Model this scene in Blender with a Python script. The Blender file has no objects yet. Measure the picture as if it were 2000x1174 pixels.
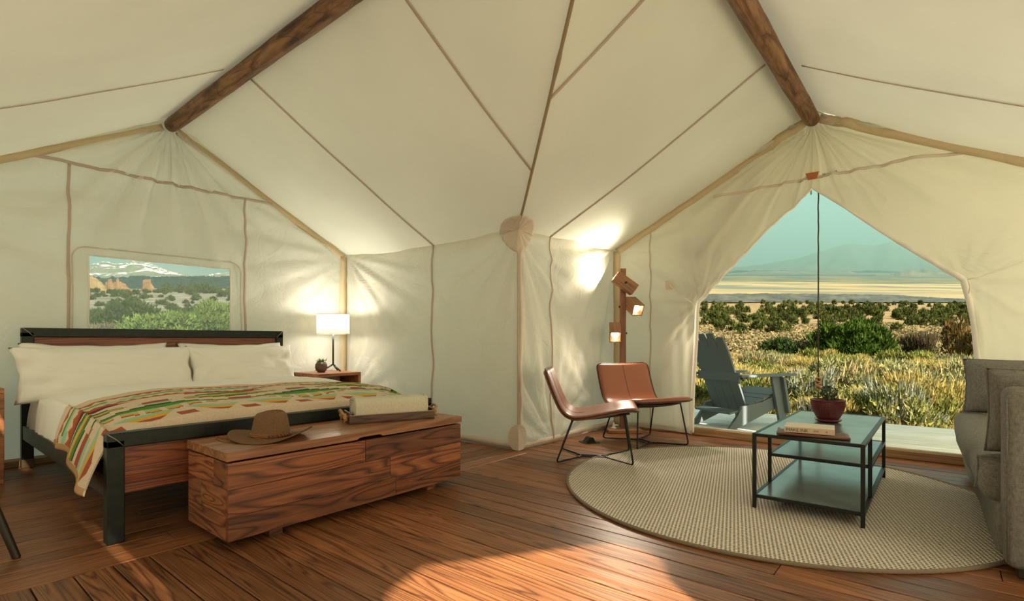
import bpy, bmesh, math, random
from mathutils import Vector, Matrix, noise, Euler
random.seed(7)
PI = math.pi
S = bpy.context.scene
C = S.collection

# ------------------------------------------------------------------ camera, sky, sun, exposure
F, HZ = 1016.0, 665.0                     # focal length in pixels, eye level row of the 2000 x 1174 frame
cam_d = bpy.data.cameras.new('camera'); cam = bpy.data.objects.new('camera', cam_d); C.objects.link(cam)
cam_d.sensor_width = 36.0; cam_d.lens = 36.0 * F / 2000.0
cam_d.shift_y = (HZ - 587.0) / 2000.0
cam_d.clip_start = 0.05; cam_d.clip_end = 30000
cam.location = (0, 0, 1.0)
cam.rotation_euler = (PI / 2, 0, math.atan2(.635, .771))
S.camera = cam
S.view_settings.view_transform = 'Standard'; S.view_settings.look = 'None'
S.view_settings.gamma = 1.0; S.view_settings.use_curve_mapping = False
S.view_settings.exposure = 0.22
S.cycles.max_bounces = 14; S.cycles.diffuse_bounces = 8; S.cycles.glossy_bounces = 4
S.cycles.transmission_bounces = 8; S.cycles.transparent_max_bounces = 12; S.cycles.volume_bounces = 0
S.cycles.sample_clamp_indirect = 6.0
S.cycles.caustics_reflective = False; S.cycles.caustics_refractive = False

def lin(r, g, b):
    f = lambda c: (c / 255) / 12.92 if c / 255 <= .04045 else ((c / 255 + .055) / 1.055) ** 2.4
    return (f(r), f(g), f(b), 1.0)

W = bpy.data.worlds.new('sky'); S.world = W; W.use_nodes = True
SKY_STRENGTH = 1.15
def build_world():
    nt = W.node_tree; nt.nodes.clear(); N = nt.nodes.new; L = nt.links.new
    out = N('ShaderNodeOutputWorld'); bg = N('ShaderNodeBackground'); L(bg.outputs[0], out.inputs[0])
    tc = N('ShaderNodeTexCoord'); sep = N('ShaderNodeSeparateXYZ'); L(tc.outputs['Generated'], sep.inputs[0])
    ramp = N('ShaderNodeValToRGB'); L(sep.outputs[2], ramp.inputs[0])
    e = ramp.color_ramp.elements
    e[0].position = 0.0; e[0].color = lin(178, 206, 190)
    e[1].position = 1.0; e[1].color = lin(150, 182, 180)
    x = e.new(.14); x.color = lin(176, 206, 193)
    x = e.new(.30); x.color = lin(140, 190, 187)
    mp = N('ShaderNodeMapping'); L(tc.outputs['Generated'], mp.inputs[0]); mp.inputs['Scale'].default_value = (1.6, 1.6, 13)
    ns = N('ShaderNodeTexNoise'); L(mp.outputs[0], ns.inputs[0]); ns.inputs['Scale'].default_value = 1.5; ns.inputs['Detail'].default_value = 5; ns.inputs['Roughness'].default_value = .5
    cr = N('ShaderNodeValToRGB'); L(ns.outputs[0], cr.inputs[0]); cr.color_ramp.elements[0].position = .44; cr.color_ramp.elements[1].position = .72
    mx = N('ShaderNodeMix'); mx.data_type = 'RGBA'; L(cr.outputs[0], mx.inputs[0]); L(ramp.outputs[0], mx.inputs[6]); mx.inputs[7].default_value = lin(226, 222, 206)
    L(mx.outputs[2], bg.inputs[0]); bg.inputs[1].default_value = SKY_STRENGTH
build_world()
sun_d = bpy.data.lights.new('sun', 'SUN'); sun = bpy.data.objects.new('sun', sun_d); C.objects.link(sun)
sun_d.energy = 17.0; sun_d.angle = math.radians(.8); sun_d.color = (1.0, .89, .71)
SUN_EL = math.radians(30); SUN_H = Vector((-.969, .248, 0)).normalized()      # the way the light travels
sun.rotation_euler = (SUN_H * math.cos(SUN_EL) + Vector((0, 0, -math.sin(SUN_EL)))).to_track_quat('-Z', 'Y').to_euler()

# ------------------------------------------------------------------ helpers
def project_dir(u):                       # horizontal world direction per unit depth seen in image column u
    k = (u - 1000) / F
    return Vector((.772 * k - .635, .637 * k + .771, 0))
def at(u, v, d): return project_dir(u) * d + Vector((0, 0, 1 + (HZ - v) / F * d))

def new_obj(name, data, parent=None):
    o = bpy.data.objects.new(name, data); C.objects.link(o)
    if parent: o.parent = parent
    return o
def tag(o, label=None, cat=None, group=None, kind=None):
    if label: o['label'] = label
    if cat: o['category'] = cat
    if group: o['group'] = group
    if kind: o['kind'] = kind
    return o
def thing(name, label, cat, loc=(0, 0, 0), rz=0, group=None):
    o = new_obj(name, None); o.empty_display_size = .05
    o.location = loc; o.rotation_euler = (0, 0, rz)
    return tag(o, label, cat, group)
def struct(name, loc=(0, 0, 0)):
    o = new_obj(name, None); o.location = loc; o['kind'] = 'structure'; return o
def copy_tree(o, parent=None):
    c = o.copy(); C.objects.link(c); c.parent = parent
    for ch in list(o.children): copy_tree(ch, c)
    return c

class MB:
    """collects shapes, builds ONE mesh object"""
    def __init__(s): s.bm = bmesh.new()
    def box(s, c, d, bevel=0, rot=None, seg=1):
        r = bmesh.ops.create_cube(s.bm, size=1); vs = r['verts']
        m = Matrix.Translation(c) @ (rot.to_matrix().to_4x4() if rot else Matrix()) @ Matrix.Diagonal((d[0], d[1], d[2], 1))
        bmesh.ops.transform(s.bm, matrix=m, verts=vs)
        if bevel:
            es = list({e for v in vs for e in v.link_edges})
            bmesh.ops.bevel(s.bm, geom=es, offset=bevel, segments=seg, affect='EDGES', profile=.5)
        return s
    def b(s, x0, x1, y0, y1, z0, z1, bevel=0, seg=1):
        return s.box(((x0 + x1) / 2, (y0 + y1) / 2, (z0 + z1) / 2), (x1 - x0, y1 - y0, z1 - z0), bevel, None, seg)
    def bar(s, p, q, w, h, up=(0, 0, 1), bevel=0):      # square bar from p to q
        p, q = Vector(p), Vector(q); d = q - p; L = d.length; d.normalize()
        up = Vector(up); a = d.cross(up)
        if a.length < 1e-4: a = d.cross(Vector((1, 0, 0)))
        a.normalize(); b2 = a.cross(d)
        rot = Matrix((d, a, b2)).transposed()
        r = bmesh.ops.create_cube(s.bm, size=1); vs = r['verts']
        m = Matrix.Translation((p + q) / 2) @ rot.to_4x4() @ Matrix.Diagonal((L, w, h, 1))
        bmesh.ops.transform(s.bm, matrix=m, verts=vs)
        if bevel:
            bmesh.ops.bevel(s.bm, geom=list({e for v in vs for e in v.link_edges}), offset=bevel, segments=1, affect='EDGES')
        return s
    def tube(s, pts, r, n=8, closed=False, caps=True):
        pts = [Vector(p) for p in pts]; rs = r if isinstance(r, (list, tuple)) else [r] * len(pts)
        rings = []; a = None; m = len(pts)
        for i, p in enumerate(pts):
            if closed: d = pts[(i + 1) % m] - pts[i - 1]
            else: d = pts[min(i + 1, m - 1)] - pts[max(i - 1, 0)]
            d.normalize()
            if a is None:
                a = d.orthogonal().normalized()
            a = (a - d * a.dot(d)).normalized(); b2 = d.cross(a)
            rings.append([s.bm.verts.new(p + (a * math.cos(2 * PI * k / n) + b2 * math.sin(2 * PI * k / n)) * rs[i]) for k in range(n)])
        for i in range(m if closed else m - 1):
            A, B = rings[i], rings[(i + 1) % m]
            for k in range(n): s.bm.faces.new((A[k], A[(k + 1) % n], B[(k + 1) % n], B[k]))
        if caps and not closed:
            s.bm.faces.new(rings[0][::-1]); s.bm.faces.new(rings[-1])
        return s
    def lathe(s, prof, n=24, c=(0, 0, 0), cap0=True, cap1=True):
        c = Vector(c); rings = []
        for r, z in prof:
            rings.append([s.bm.verts.new(c + Vector((r * math.cos(2 * PI * k / n), r * math.sin(2 * PI * k / n), z))) for k in range(n)])
        for A, B in zip(rings, rings[1:]):
            for k in range(n): s.bm.faces.new((A[k], A[(k + 1) % n], B[(k + 1) % n], B[k]))
        if cap0: s.bm.faces.new(rings[0][::-1])
        if cap1: s.bm.faces.new(rings[-1])
        return s
    def prism(s, poly, h, axis='z', c=(0, 0, 0), bevel=0):   # 2-D polygon extruded by h, centred along axis
        f = {'z': lambda p, t: (p[0], p[1], t), 'y': lambda p, t: (p[0], t, p[1]), 'x': lambda p, t: (t, p[0], p[1])}[axis]
        c = Vector(c)
        A = [s.bm.verts.new(c + Vector(f(p, -h / 2))) for p in poly]; B = [s.bm.verts.new(c + Vector(f(p, h / 2))) for p in poly]
        fs = [s.bm.faces.new(A[::-1]), s.bm.faces.new(B)]
        n = len(poly)
        for k in range(n): fs.append(s.bm.faces.new((A[k], A[(k + 1) % n], B[(k + 1) % n], B[k])))
        if bevel:
            bmesh.ops.bevel(s.bm, geom=list({e for f_ in fs for e in f_.edges}), offset=bevel, segments=1, affect='EDGES')
        return s
    def grid(s, fn, nu, nv, keep=None, closed_u=False):
        V = [[s.bm.verts.new(fn(i / nu, j / nv)) for j in range(nv + 1)] for i in range(nu if closed_u else nu + 1)]
        for i in range(nu):
            for j in range(nv):
                if keep and not keep((i + .5) / nu, (j + .5) / nv): continue
                i2 = (i + 1) % nu if closed_u else i + 1
                s.bm.faces.new((V[i][j], V[i2][j], V[i2][j + 1], V[i][j + 1]))
        return V
    def build(s, name, mat, parent=None, smooth=False, solid=0, subsurf=0, normals=True, angle=None):
        if normals: bmesh.ops.recalc_face_normals(s.bm, faces=s.bm.faces)
        me = bpy.data.meshes.new(name); s.bm.to_mesh(me); s.bm.free()
        if mat: me.materials.append(mat)
        if smooth:
            for p in me.polygons: p.use_smooth = True
            if angle is not None: me.set_sharp_from_angle(angle=math.radians(angle))
        o = new_obj(name, me, parent)
        if solid:
            m = o.modifiers.new('thickness', 'SOLIDIFY'); m.thickness = solid; m.offset = 0
        if subsurf:
            m = o.modifiers.new('subdivision', 'SUBSURF'); m.levels = subsurf; m.render_levels = subsurf
        return o

def fillet(pts, r, n=4):                  # round the inner corners of a polyline
    pts = [Vector(p) for p in pts]; out = [pts[0]]
    for a, b, c in zip(pts, pts[1:], pts[2:]):
        d1 = (a - b); d2 = (c - b); k = min(r, d1.length * .45, d2.length * .45)
        p = b + d1.normalized() * k; q = b + d2.normalized() * k
        for i in range(n + 1):
            t = i / n; out.append(p * (1 - t) ** 2 + b * 2 * t * (1 - t) + q * t * t)
    return out + [pts[-1]]

# ------------------------------------------------------------------ materials
def mat_base(name):
    m = bpy.data.materials.new(name); m.use_nodes = True
    nt = m.node_tree; b = nt.nodes['Principled BSDF']; return m, nt, b
def plain(name, col, rough=.5, metal=0, bump=0, bscale=60, var=0, spec=.5, detail=3):
    m, nt, b = mat_base(name); N = nt.nodes.new; L = nt.links.new
    b.inputs['Base Color'].default_value = col; b.inputs['Roughness'].default_value = rough; b.inputs['Metallic'].default_value = metal
    b.inputs['Specular IOR Level'].default_value = spec
    if bump or var:
        tc = N('ShaderNodeTexCoord'); ns = N('ShaderNodeTexNoise'); L(tc.outputs['Object'], ns.inputs[0]); ns.inputs['Scale'].default_value = bscale; ns.inputs['Detail'].default_value = detail
        if bump:
            bp = N('ShaderNodeBump'); bp.inputs['Strength'].default_value = bump; bp.inputs['Distance'].default_value = .01; L(ns.outputs[0], bp.inputs['Height']); L(bp.outputs[0], b.inputs['Normal'])
        if var:
            mr = N('ShaderNodeMapRange'); L(ns.outputs[0], mr.inputs[0]); mr.inputs[1].default_value = .3; mr.inputs[2].default_value = .7; mr.inputs[3].default_value = 1 - var; mr.inputs[4].default_value = 1 + var
            mx = N('ShaderNodeMix'); mx.data_type = 'RGBA'; mx.blend_type = 'MULTIPLY'; mx.inputs[0].default_value = 1; mx.inputs[6].default_value = col
            L(mr.outputs[0], mx.inputs[7]); L(mx.outputs[2], b.inputs['Base Color'])
    return m
def wood(name, light, dark, rough=.45, scale=(.55, 7, 7), rings=9, fine=.25, objvar=.25, spec=.5, bump=.15, axis=0):
    """contour-line grain: rings of a stretched noise; long axis of the piece is local X (axis 0), Y or Z"""
    m, nt, b = mat_base(name); N = nt.nodes.new; L = nt.links.new
    tc = N('ShaderNodeTexCoord'); oi = N('ShaderNodeObjectInfo')
    off = N('ShaderNodeMath'); off.operation = 'MULTIPLY'; L(oi.outputs['Random'], off.inputs[0]); off.inputs[1].default_value = 57
    add = N('ShaderNodeVectorMath'); add.operation = 'ADD'; L(tc.outputs['Object'], add.inputs[0]); L(off.outputs[0], add.inputs[1])
    sc = {0: scale, 1: (scale[1], scale[0], scale[2]), 2: (scale[1], scale[2], scale[0])}[axis]
    mp = N('ShaderNodeMapping'); mp.inputs['Scale'].default_value = sc; L(add.outputs[0], mp.inputs[0])
    n1 = N('ShaderNodeTexNoise'); n1.inputs['Scale'].default_value = 1.0; n1.inputs['Detail'].default_value = 1.5; n1.inputs['Roughness'].default_value = .45; n1.inputs['Distortion'].default_value = .3
    L(mp.outputs[0], n1.inputs[0])
    mu = N('ShaderNodeMath'); mu.operation = 'MULTIPLY'; L(n1.outputs[0], mu.inputs[0]); mu.inputs[1].default_value = rings
    pp = N('ShaderNodeMath'); pp.operation = 'FRACT'; L(mu.outputs[0], pp.inputs[0])
    rp = N('ShaderNodeValToRGB'); L(pp.outputs[0], rp.inputs[0]); e = rp.color_ramp.elements
    e[0].position = 0; e[0].color = dark; e[1].position = .35; e[1].color = light
    x = e.new(.85); x.color = tuple((light[i] * .6 + dark[i] * .4) for i in range(3)) + (1,)
    x = e.new(1.0); x.color = dark
    mp2 = N('ShaderNodeMapping'); k = [90, 90, 90]; k[axis] = 3; mp2.inputs['Scale'].default_value = k; L(add.outputs[0], mp2.inputs[0])
    n2 = N('ShaderNodeTexNoise'); n2.inputs['Scale'].default_value = 1.0; n2.inputs['Detail'].default_value = 3; L(mp2.outputs[0], n2.inputs[0])
    mr = N('ShaderNodeMapRange'); L(n2.outputs[0], mr.inputs[0]); mr.inputs[1].default_value = .3; mr.inputs[2].default_value = .7; mr.inputs[3].default_value = 1 - fine; mr.inputs[4].default_value = 1 + fine
    mr2 = N('ShaderNodeMapRange'); L(oi.outputs['Random'], mr2.inputs[0]); mr2.inputs[3].default_value = 1 - objvar; mr2.inputs[4].default_value = 1 + objvar
    mm = N('ShaderNodeMath'); mm.operation = 'MULTIPLY'; L(mr.outputs[0], mm.inputs[0]); L(mr2.outputs[0], mm.inputs[1])
    mx = N('ShaderNodeMix'); mx.data_type = 'RGBA'; mx.blend_type = 'MULTIPLY'; mx.inputs[0].default_value = 1; L(rp.outputs[0], mx.inputs[6]); L(mm.outputs[0], mx.inputs[7])
    L(mx.outputs[2], b.inputs['Base Color'])
    b.inputs['Roughness'].default_value = rough; b.inputs['Specular IOR Level'].default_value = spec
    bp = N('ShaderNodeBump'); bp.inputs['Strength'].default_value = bump; bp.inputs['Distance'].default_value = .003; L(pp.outputs[0], bp.inputs['Height']); L(bp.outputs[0], b.inputs['Normal'])
    return m
def canvas_mat(name, col, trans=.45, bump=.35, stain=.06, crease=1.0):
    m, nt, b = mat_base(name); N = nt.nodes.new; L = nt.links.new
    nt.nodes.remove(b); out = nt.nodes['Material Output']
    tc = N('ShaderNodeTexCoord')
    n1 = N('ShaderNodeTexNoise'); n1.inputs['Scale'].default_value = 1.3; n1.inputs['Detail'].default_value = 5; L(tc.outputs['Object'], n1.inputs[0])
    mr = N('ShaderNodeMapRange'); L(n1.outputs[0], mr.inputs[0]); mr.inputs[1].default_value = .3; mr.inputs[2].default_value = .7; mr.inputs[3].default_value = 1 - stain; mr.inputs[4].default_value = 1 + stain * .3
    mx = N('ShaderNodeMix'); mx.data_type = 'RGBA'; mx.blend_type = 'MULTIPLY'; mx.inputs[0].default_value = 1; mx.inputs[6].default_value = col; L(mr.outputs[0], mx.inputs[7])
    # creases: ridged noise, warped; weave: fine noise
    n2 = N('ShaderNodeTexNoise'); n2.inputs['Scale'].default_value = 3.2; n2.inputs['Detail'].default_value = 4; n2.inputs['Roughness'].default_value = .55; n2.inputs['Distortion'].default_value = .9; L(tc.outputs['Object'], n2.inputs[0])
    s1 = N('ShaderNodeMath'); s1.operation = 'SUBTRACT'; L(n2.outputs[0], s1.inputs[0]); s1.inputs[1].default_value = .5
    s2 = N('ShaderNodeMath'); s2.operation = 'ABSOLUTE'; L(s1.outputs[0], s2.inputs[0])
    s3 = N('ShaderNodeMath'); s3.operation = 'POWER'; L(s2.outputs[0], s3.inputs[0]); s3.inputs[1].default_value = .6
    n3 = N('ShaderNodeTexNoise'); n3.inputs['Scale'].default_value = 160; n3.inputs['Detail'].default_value = 2; L(tc.outputs['Object'], n3.inputs[0])
    a = N('ShaderNodeMath'); a.operation = 'MULTIPLY'; L(n3.outputs[0], a.inputs[0]); a.inputs[1].default_value = .03
    a0 = N('ShaderNodeMath'); a0.operation = 'MULTIPLY'; L(s3.outputs[0], a0.inputs[0]); a0.inputs[1].default_value = crease
    a2 = N('ShaderNodeMath'); a2.operation = 'ADD'; L(a0.outputs[0], a2.inputs[0]); L(a.outputs[0], a2.inputs[1])
    bp = N('ShaderNodeBump'); bp.inputs['Strength'].default_value = bump; bp.inputs['Distance'].default_value = .03; L(a2.outputs[0], bp.inputs['Height'])
    d = N('ShaderNodeBsdfDiffuse'); t = N('ShaderNodeBsdfTranslucent'); ms = N('ShaderNodeMixShader'); ms.inputs[0].default_value = trans
    for q in (d, t): L(mx.outputs[2], q.inputs[0]); L(bp.outputs[0], q.inputs['Normal'])
    L(d.outputs[0], ms.inputs[1]); L(t.outputs[0], ms.inputs[2]); L(ms.outputs[0], out.inputs[0])
    return m
def glow(name, col, strength):
    m, nt, b = mat_base(name); b.inputs['Base Color'].default_value = col
    b.inputs['Emission Color'].default_value = col; b.inputs['Emission Strength'].default_value = strength; return m
def attr_mat(name, rough=.8, trans=0, objvar=0, mult=1.0):
    m, nt, b = mat_base(name); N = nt.nodes.new; L = nt.links.new
    at_ = N('ShaderNodeAttribute'); at_.attribute_name = 'Col'
    oi = N('ShaderNodeObjectInfo'); mr = N('ShaderNodeMapRange'); L(oi.outputs['Random'], mr.inputs[0]); mr.inputs[3].default_value = (1 - objvar) * mult; mr.inputs[4].default_value = (1 + objvar) * mult
    mx = N('ShaderNodeMix'); mx.data_type = 'RGBA'; mx.blend_type = 'MULTIPLY'; mx.inputs[0].default_value = 1; L(at_.outputs[0], mx.inputs[6]); L(mr.outputs[0], mx.inputs[7])
    if trans:
        nt.nodes.remove(b); d = N('ShaderNodeBsdfDiffuse'); t = N('ShaderNodeBsdfTranslucent'); ms = N('ShaderNodeMixShader'); ms.inputs[0].default_value = trans
        L(mx.outputs[2], d.inputs[0]); L(mx.outputs[2], t.inputs[0]); L(d.outputs[0], ms.inputs[1]); L(t.outputs[0], ms.inputs[2]); L(ms.outputs[0], nt.nodes['Material Output'].inputs[0])
    else:
        L(mx.outputs[2], b.inputs['Base Color']); b.inputs['Roughness'].default_value = rough; b.inputs['Specular IOR Level'].default_value = .2
    return m
def weave(name, c1, c2, scale=300, rough=.9, bump=.4, stretch=(1, .12, .12)):
    m, nt, b = mat_base(name); N = nt.nodes.new; L = nt.links.new
    tc = N('ShaderNodeTexCoord'); outs = []
    for st in (stretch, (stretch[1], stretch[0], stretch[1]), (stretch[1], stretch[1], stretch[0])):
        mp = N('ShaderNodeMapping'); mp.inputs['Scale'].default_value = st; L(tc.outputs['Object'], mp.inputs[0])
        n = N('ShaderNodeTexNoise'); n.inputs['Scale'].default_value = scale; n.inputs['Detail'].default_value = 3; L(mp.outputs[0], n.inputs[0]); outs.append(n)
    a = N('ShaderNodeMath'); a.operation = 'ADD'; L(outs[0].outputs[0], a.inputs[0]); L(outs[1].outputs[0], a.inputs[1])
    a2 = N('ShaderNodeMath'); a2.operation = 'ADD'; L(a.outputs[0], a2.inputs[0]); L(outs[2].outputs[0], a2.inputs[1])
    mr = N('ShaderNodeMapRange'); L(a2.outputs[0], mr.inputs[0]); mr.inputs[1].default_value = 1.2; mr.inputs[2].default_value = 1.8
    mx = N('ShaderNodeMix'); mx.data_type = 'RGBA'; L(mr.outputs[0], mx.inputs[0]); mx.inputs[6].default_value = c1; mx.inputs[7].default_value = c2
    L(mx.outputs[2], b.inputs['Base Color']); b.inputs['Roughness'].default_value = rough; b.inputs['Specular IOR Level'].default_value = .15
    bp = N('ShaderNodeBump'); bp.inputs['Strength'].default_value = bump; bp.inputs['Distance'].default_value = .003; L(a2.outputs[0], bp.inputs['Height']); L(bp.outputs[0], b.inputs['Normal'])
    return m

K = {}
CANV = (.83, .795, .685, 1)
K['canvas'] = canvas_mat('canvas', CANV, .37, bump=.45)
K['roof'] = canvas_mat('roof_canvas', (.785, .81, .715, 1), .043, bump=.2, crease=.5)
K['seam'] = canvas_mat('seam_tape', (.60, .49, .39, 1), .1, bump=.1)
K['valley'] = canvas_mat('valley_tape', (.36, .28, .18, 1), .1, bump=.1)
K['binding'] = canvas_mat('edge_binding', (.68, .55, .35, 1), .12, bump=.3)
K['gusset'] = canvas_mat('gusset', (.76, .67, .56, 1), .15, bump=.3)
K['flap'] = canvas_mat('door_flap', (.82, .80, .69, 1), .42, bump=.25)
K['floor'] = wood('floor_wood', (.275, .110, .043, 1), (.082, .027, .010, 1), rough=.40, scale=(.45, 12, 12), rings=17, objvar=.30, spec=.4)
K['deck'] = wood('deck_wood', (.82, .83, .76, 1), (.62, .62, .56, 1), rough=.6, scale=(.5, 7, 7), rings=9, objvar=.12)
K['chest'] = wood('chest_wood', (.26, .088, .034, 1), (.062, .018, .009, 1), rough=.42, scale=(1.0, 8.5, 8.5), rings=10, objvar=.42, axis=1)
K['chest_side'] = wood('chest_side_wood', (.30, .115, .046, 1), (.085, .026, .012, 1), rough=.42, scale=(1.6, 9, 9), rings=10, objvar=.40, axis=0)
K['lid'] = wood('lid_wood', (.36, .165, .075, 1), (.19, .075, .033, 1), rough=.4, scale=(.8, 9, 9), rings=6, objvar=.12, axis=1)
K['panel'] = wood('panel_wood', (.30, .085, .030, 1), (.075, .019, .010, 1), rough=.4, scale=(.7, 9, 13), rings=11, objvar=.1, axis=1)
K['nightstand'] = wood('nightstand_wood', (.42, .165, .065, 1), (.22, .08, .032, 1), rough=.4, scale=(.9, 8, 8), rings=5, objvar=.1, axis=1)
K['lampwood'] = wood('lamp_wood', (.26, .115, .055, 1), (.14, .055, .028, 1), rough=.5, scale=(1.2, 16, 16), rings=5, objvar=.1, axis=2)
K['lampbase'] = wood('lamp_base_wood', (.34, .16, .07, 1), (.20, .085, .04, 1), rough=.5, scale=(1.2, 12, 12), rings=5, objvar=.1, axis=0)
K['sill'] = wood('sill_wood', (.42, .27, .14, 1), (.30, .18, .09, 1), rough=.5, scale=(.6, 14, 14), rings=5, objvar=.1)
K['log'] = None
K['iron'] = plain('black_steel', (.020, .024, .020, 1), .42, .6, bump=.05, bscale=40, var=.2)
K['iron_grey'] = plain('grey_steel_rail', (.055, .055, .046, 1), .38, .6, bump=.05, bscale=30, var=.3)
K['weld'] = plain('weld', (.28, .28, .25, 1), .35, .8)
K['blackmetal'] = plain('black_wire', (.012, .015, .013, 1), .4, .5)
K['white_linen'] = plain('white_linen', (.86, .84, .79, 1), .9, bump=.12, bscale=14, spec=.1)
K['sheet'] = plain('white_sheet', (.83, .80, .74, 1), .9, bump=.15, bscale=10, spec=.1)
K['towel'] = plain('cream_towel', (.62, .585, .47, 1), .95, bump=.6, bscale=90, var=.06, spec=.05)
K['blanket'] = attr_mat('blanket_wool', .95)
K['blanket_hem'] = plain('blanket_hem', (.42, .22, .09, 1), .8, bump=.2, bscale=200)
K['felt'] = plain('hat_felt', (.17, .098, .052, 1), .9, bump=.12, bscale=120, var=.14, spec=.15)
K['leather_cord'] = plain('leather_cord', (.28, .10, .028, 1), .55)
K['leather'] = plain('cognac_leather', (.235, .072, .034, 1), .36, bump=.08, bscale=150, var=.12)
K['leather_dark'] = plain('chair_underside', (.03, .018, .012, 1), .6)
K['tan_patch'] = plain('tan_leather_patch', (.40, .13, .04, 1), .6, bump=.1)
K['traywood'] = wood('tray_wood', (.16, .07, .035, 1), (.05, .02, .012, 1), rough=.5, scale=(1.5, 20, 20), rings=8)
K['trayrim'] = plain('tray_rim', (.45, .33, .20, 1), .7)
K['rope'] = plain('jute_rope', (.40, .24, .10, 1), .95, bump=.6, bscale=120, var=.2)
K['cord_white'] = plain('white_cord', (.78, .74, .64, 1), .9)
K['cord_dark'] = plain('dark_cord', (.05, .035, .022, 1), .9)
K['tabletop'] = plain('slate_steel', (.25, .285, .28, 1), .22, .55, bump=.03, bscale=6, var=.22, detail=5)
K['pot_red'] = plain('oxblood_glaze', (.105, .016, .018, 1), .28, bump=.0)
K['soil'] = plain('soil', (.03, .022, .015, 1), .95, bump=.5)
K['succulent'] = attr_mat('succulent_leaf', .5)
K['paper'] = plain('book_pages', (.66, .60, .49, 1), .85)
K['spine'] = plain('book_spine', (.60, .47, .34, 1), .7)
K['print'] = plain('black_print', (.015, .014, .013, 1), .6)
K['folio'] = plain('leather_folio', (.16, .055, .026, 1), .5, bump=.1)
K['outdoor'] = plain('slate_blue_poly', (.105, .135, .142, 1), .6, bump=.05, bscale=120, var=.05)
K['sofa'] = weave('grey_linen', (.125, .122, .105, 1), (.225, .22, .198, 1), scale=420, bump=.25)
K['planter'] = plain('brown_ceramic', (.13, .082, .052, 1), .55, bump=.05, var=.1)
K['shade'] = canvas_mat('lamp_shade', (.95, .92, .86, 1), .55, bump=.0, stain=0)
K['chrome'] = plain('dark_chrome', (.10, .11, .12, 1), .25, .9)
K['bulb'] = glow('bulb', (1, .80, .55, 1), 14)
K['bulb_shade'] = glow('bedside_bulb', (1, .80, .58, 1), 20)
K['plastic_white'] = plain('white_plastic', (.7, .68, .62, 1), .5)
K['zinc'] = plain('zinc', (.35, .35, .33, 1), .4, .7)
K['stool'] = plain('dark_walnut', (.025, .014, .009, 1), .45)
K['fabric_white'] = plain('window_edge', (.80, .77, .70, 1), .9)

def rug_mat():
    m, nt, b = mat_base('jute_weave'); N = nt.nodes.new; L = nt.links.new
    tc = N('ShaderNodeTexCoord'); mp = N('ShaderNodeMapping'); mp.inputs['Rotation'].default_value = (0, 0, .5); L(tc.outputs['Object'], mp.inputs[0])
    sp = N('ShaderNodeSeparateXYZ'); L(mp.outputs[0], sp.inputs[0]); ss = []
    for k in (0, 1):
        q = N('ShaderNodeMath'); q.operation = 'MULTIPLY'; L(sp.outputs[k], q.inputs[0]); q.inputs[1].default_value = 2 * PI / .027
        r_ = N('ShaderNodeMath'); r_.operation = 'SINE'; L(q.outputs[0], r_.inputs[0]); ss.append(r_)
    pr = N('ShaderNodeMath'); pr.operation = 'MULTIPLY'; L(ss[0].outputs[0], pr.inputs[0]); L(ss[1].outputs[0], pr.inputs[1])
    mk = N('ShaderNodeMapRange'); L(pr.outputs[0], mk.inputs[0]); mk.inputs[1].default_value = -.75; mk.inputs[2].default_value = .05
    br = N('ShaderNodeMix'); br.data_type = 'RGBA'; L(mk.outputs[0], br.inputs[0]); br.inputs[6].default_value = (.14, .11, .08, 1); br.inputs[7].default_value = (.74, .665, .57, 1)
    ns = N('ShaderNodeTexNoise'); L(tc.outputs['Object'], ns.inputs[0]); ns.inputs['Scale'].default_value = 220; ns.inputs['Detail'].default_value = 2
    mr = N('ShaderNodeMapRange'); L(ns.outputs[0], mr.inputs[0]); mr.inputs[1].default_value = .3; mr.inputs[2].default_value = .7; mr.inputs[3].default_value = .7; mr.inputs[4].default_value = 1.25
    mx = N('ShaderNodeMix'); mx.data_type = 'RGBA'; mx.blend_type = 'MULTIPLY'; mx.inputs[0].default_value = 1; L(br.outputs[2], mx.inputs[6]); L(mr.outputs[0], mx.inputs[7])
    L(mx.outputs[2], b.inputs['Base Color']); b.inputs['Roughness'].default_value = .95; b.inputs['Specular IOR Level'].default_value = .1
    bp = N('ShaderNodeBump'); bp.inputs['Strength'].default_value = .9; bp.inputs['Distance'].default_value = .008; L(mk.outputs[0], bp.inputs['Height']); L(bp.outputs[0], b.inputs['Normal'])
    return m
K['rug'] = rug_mat()
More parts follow.
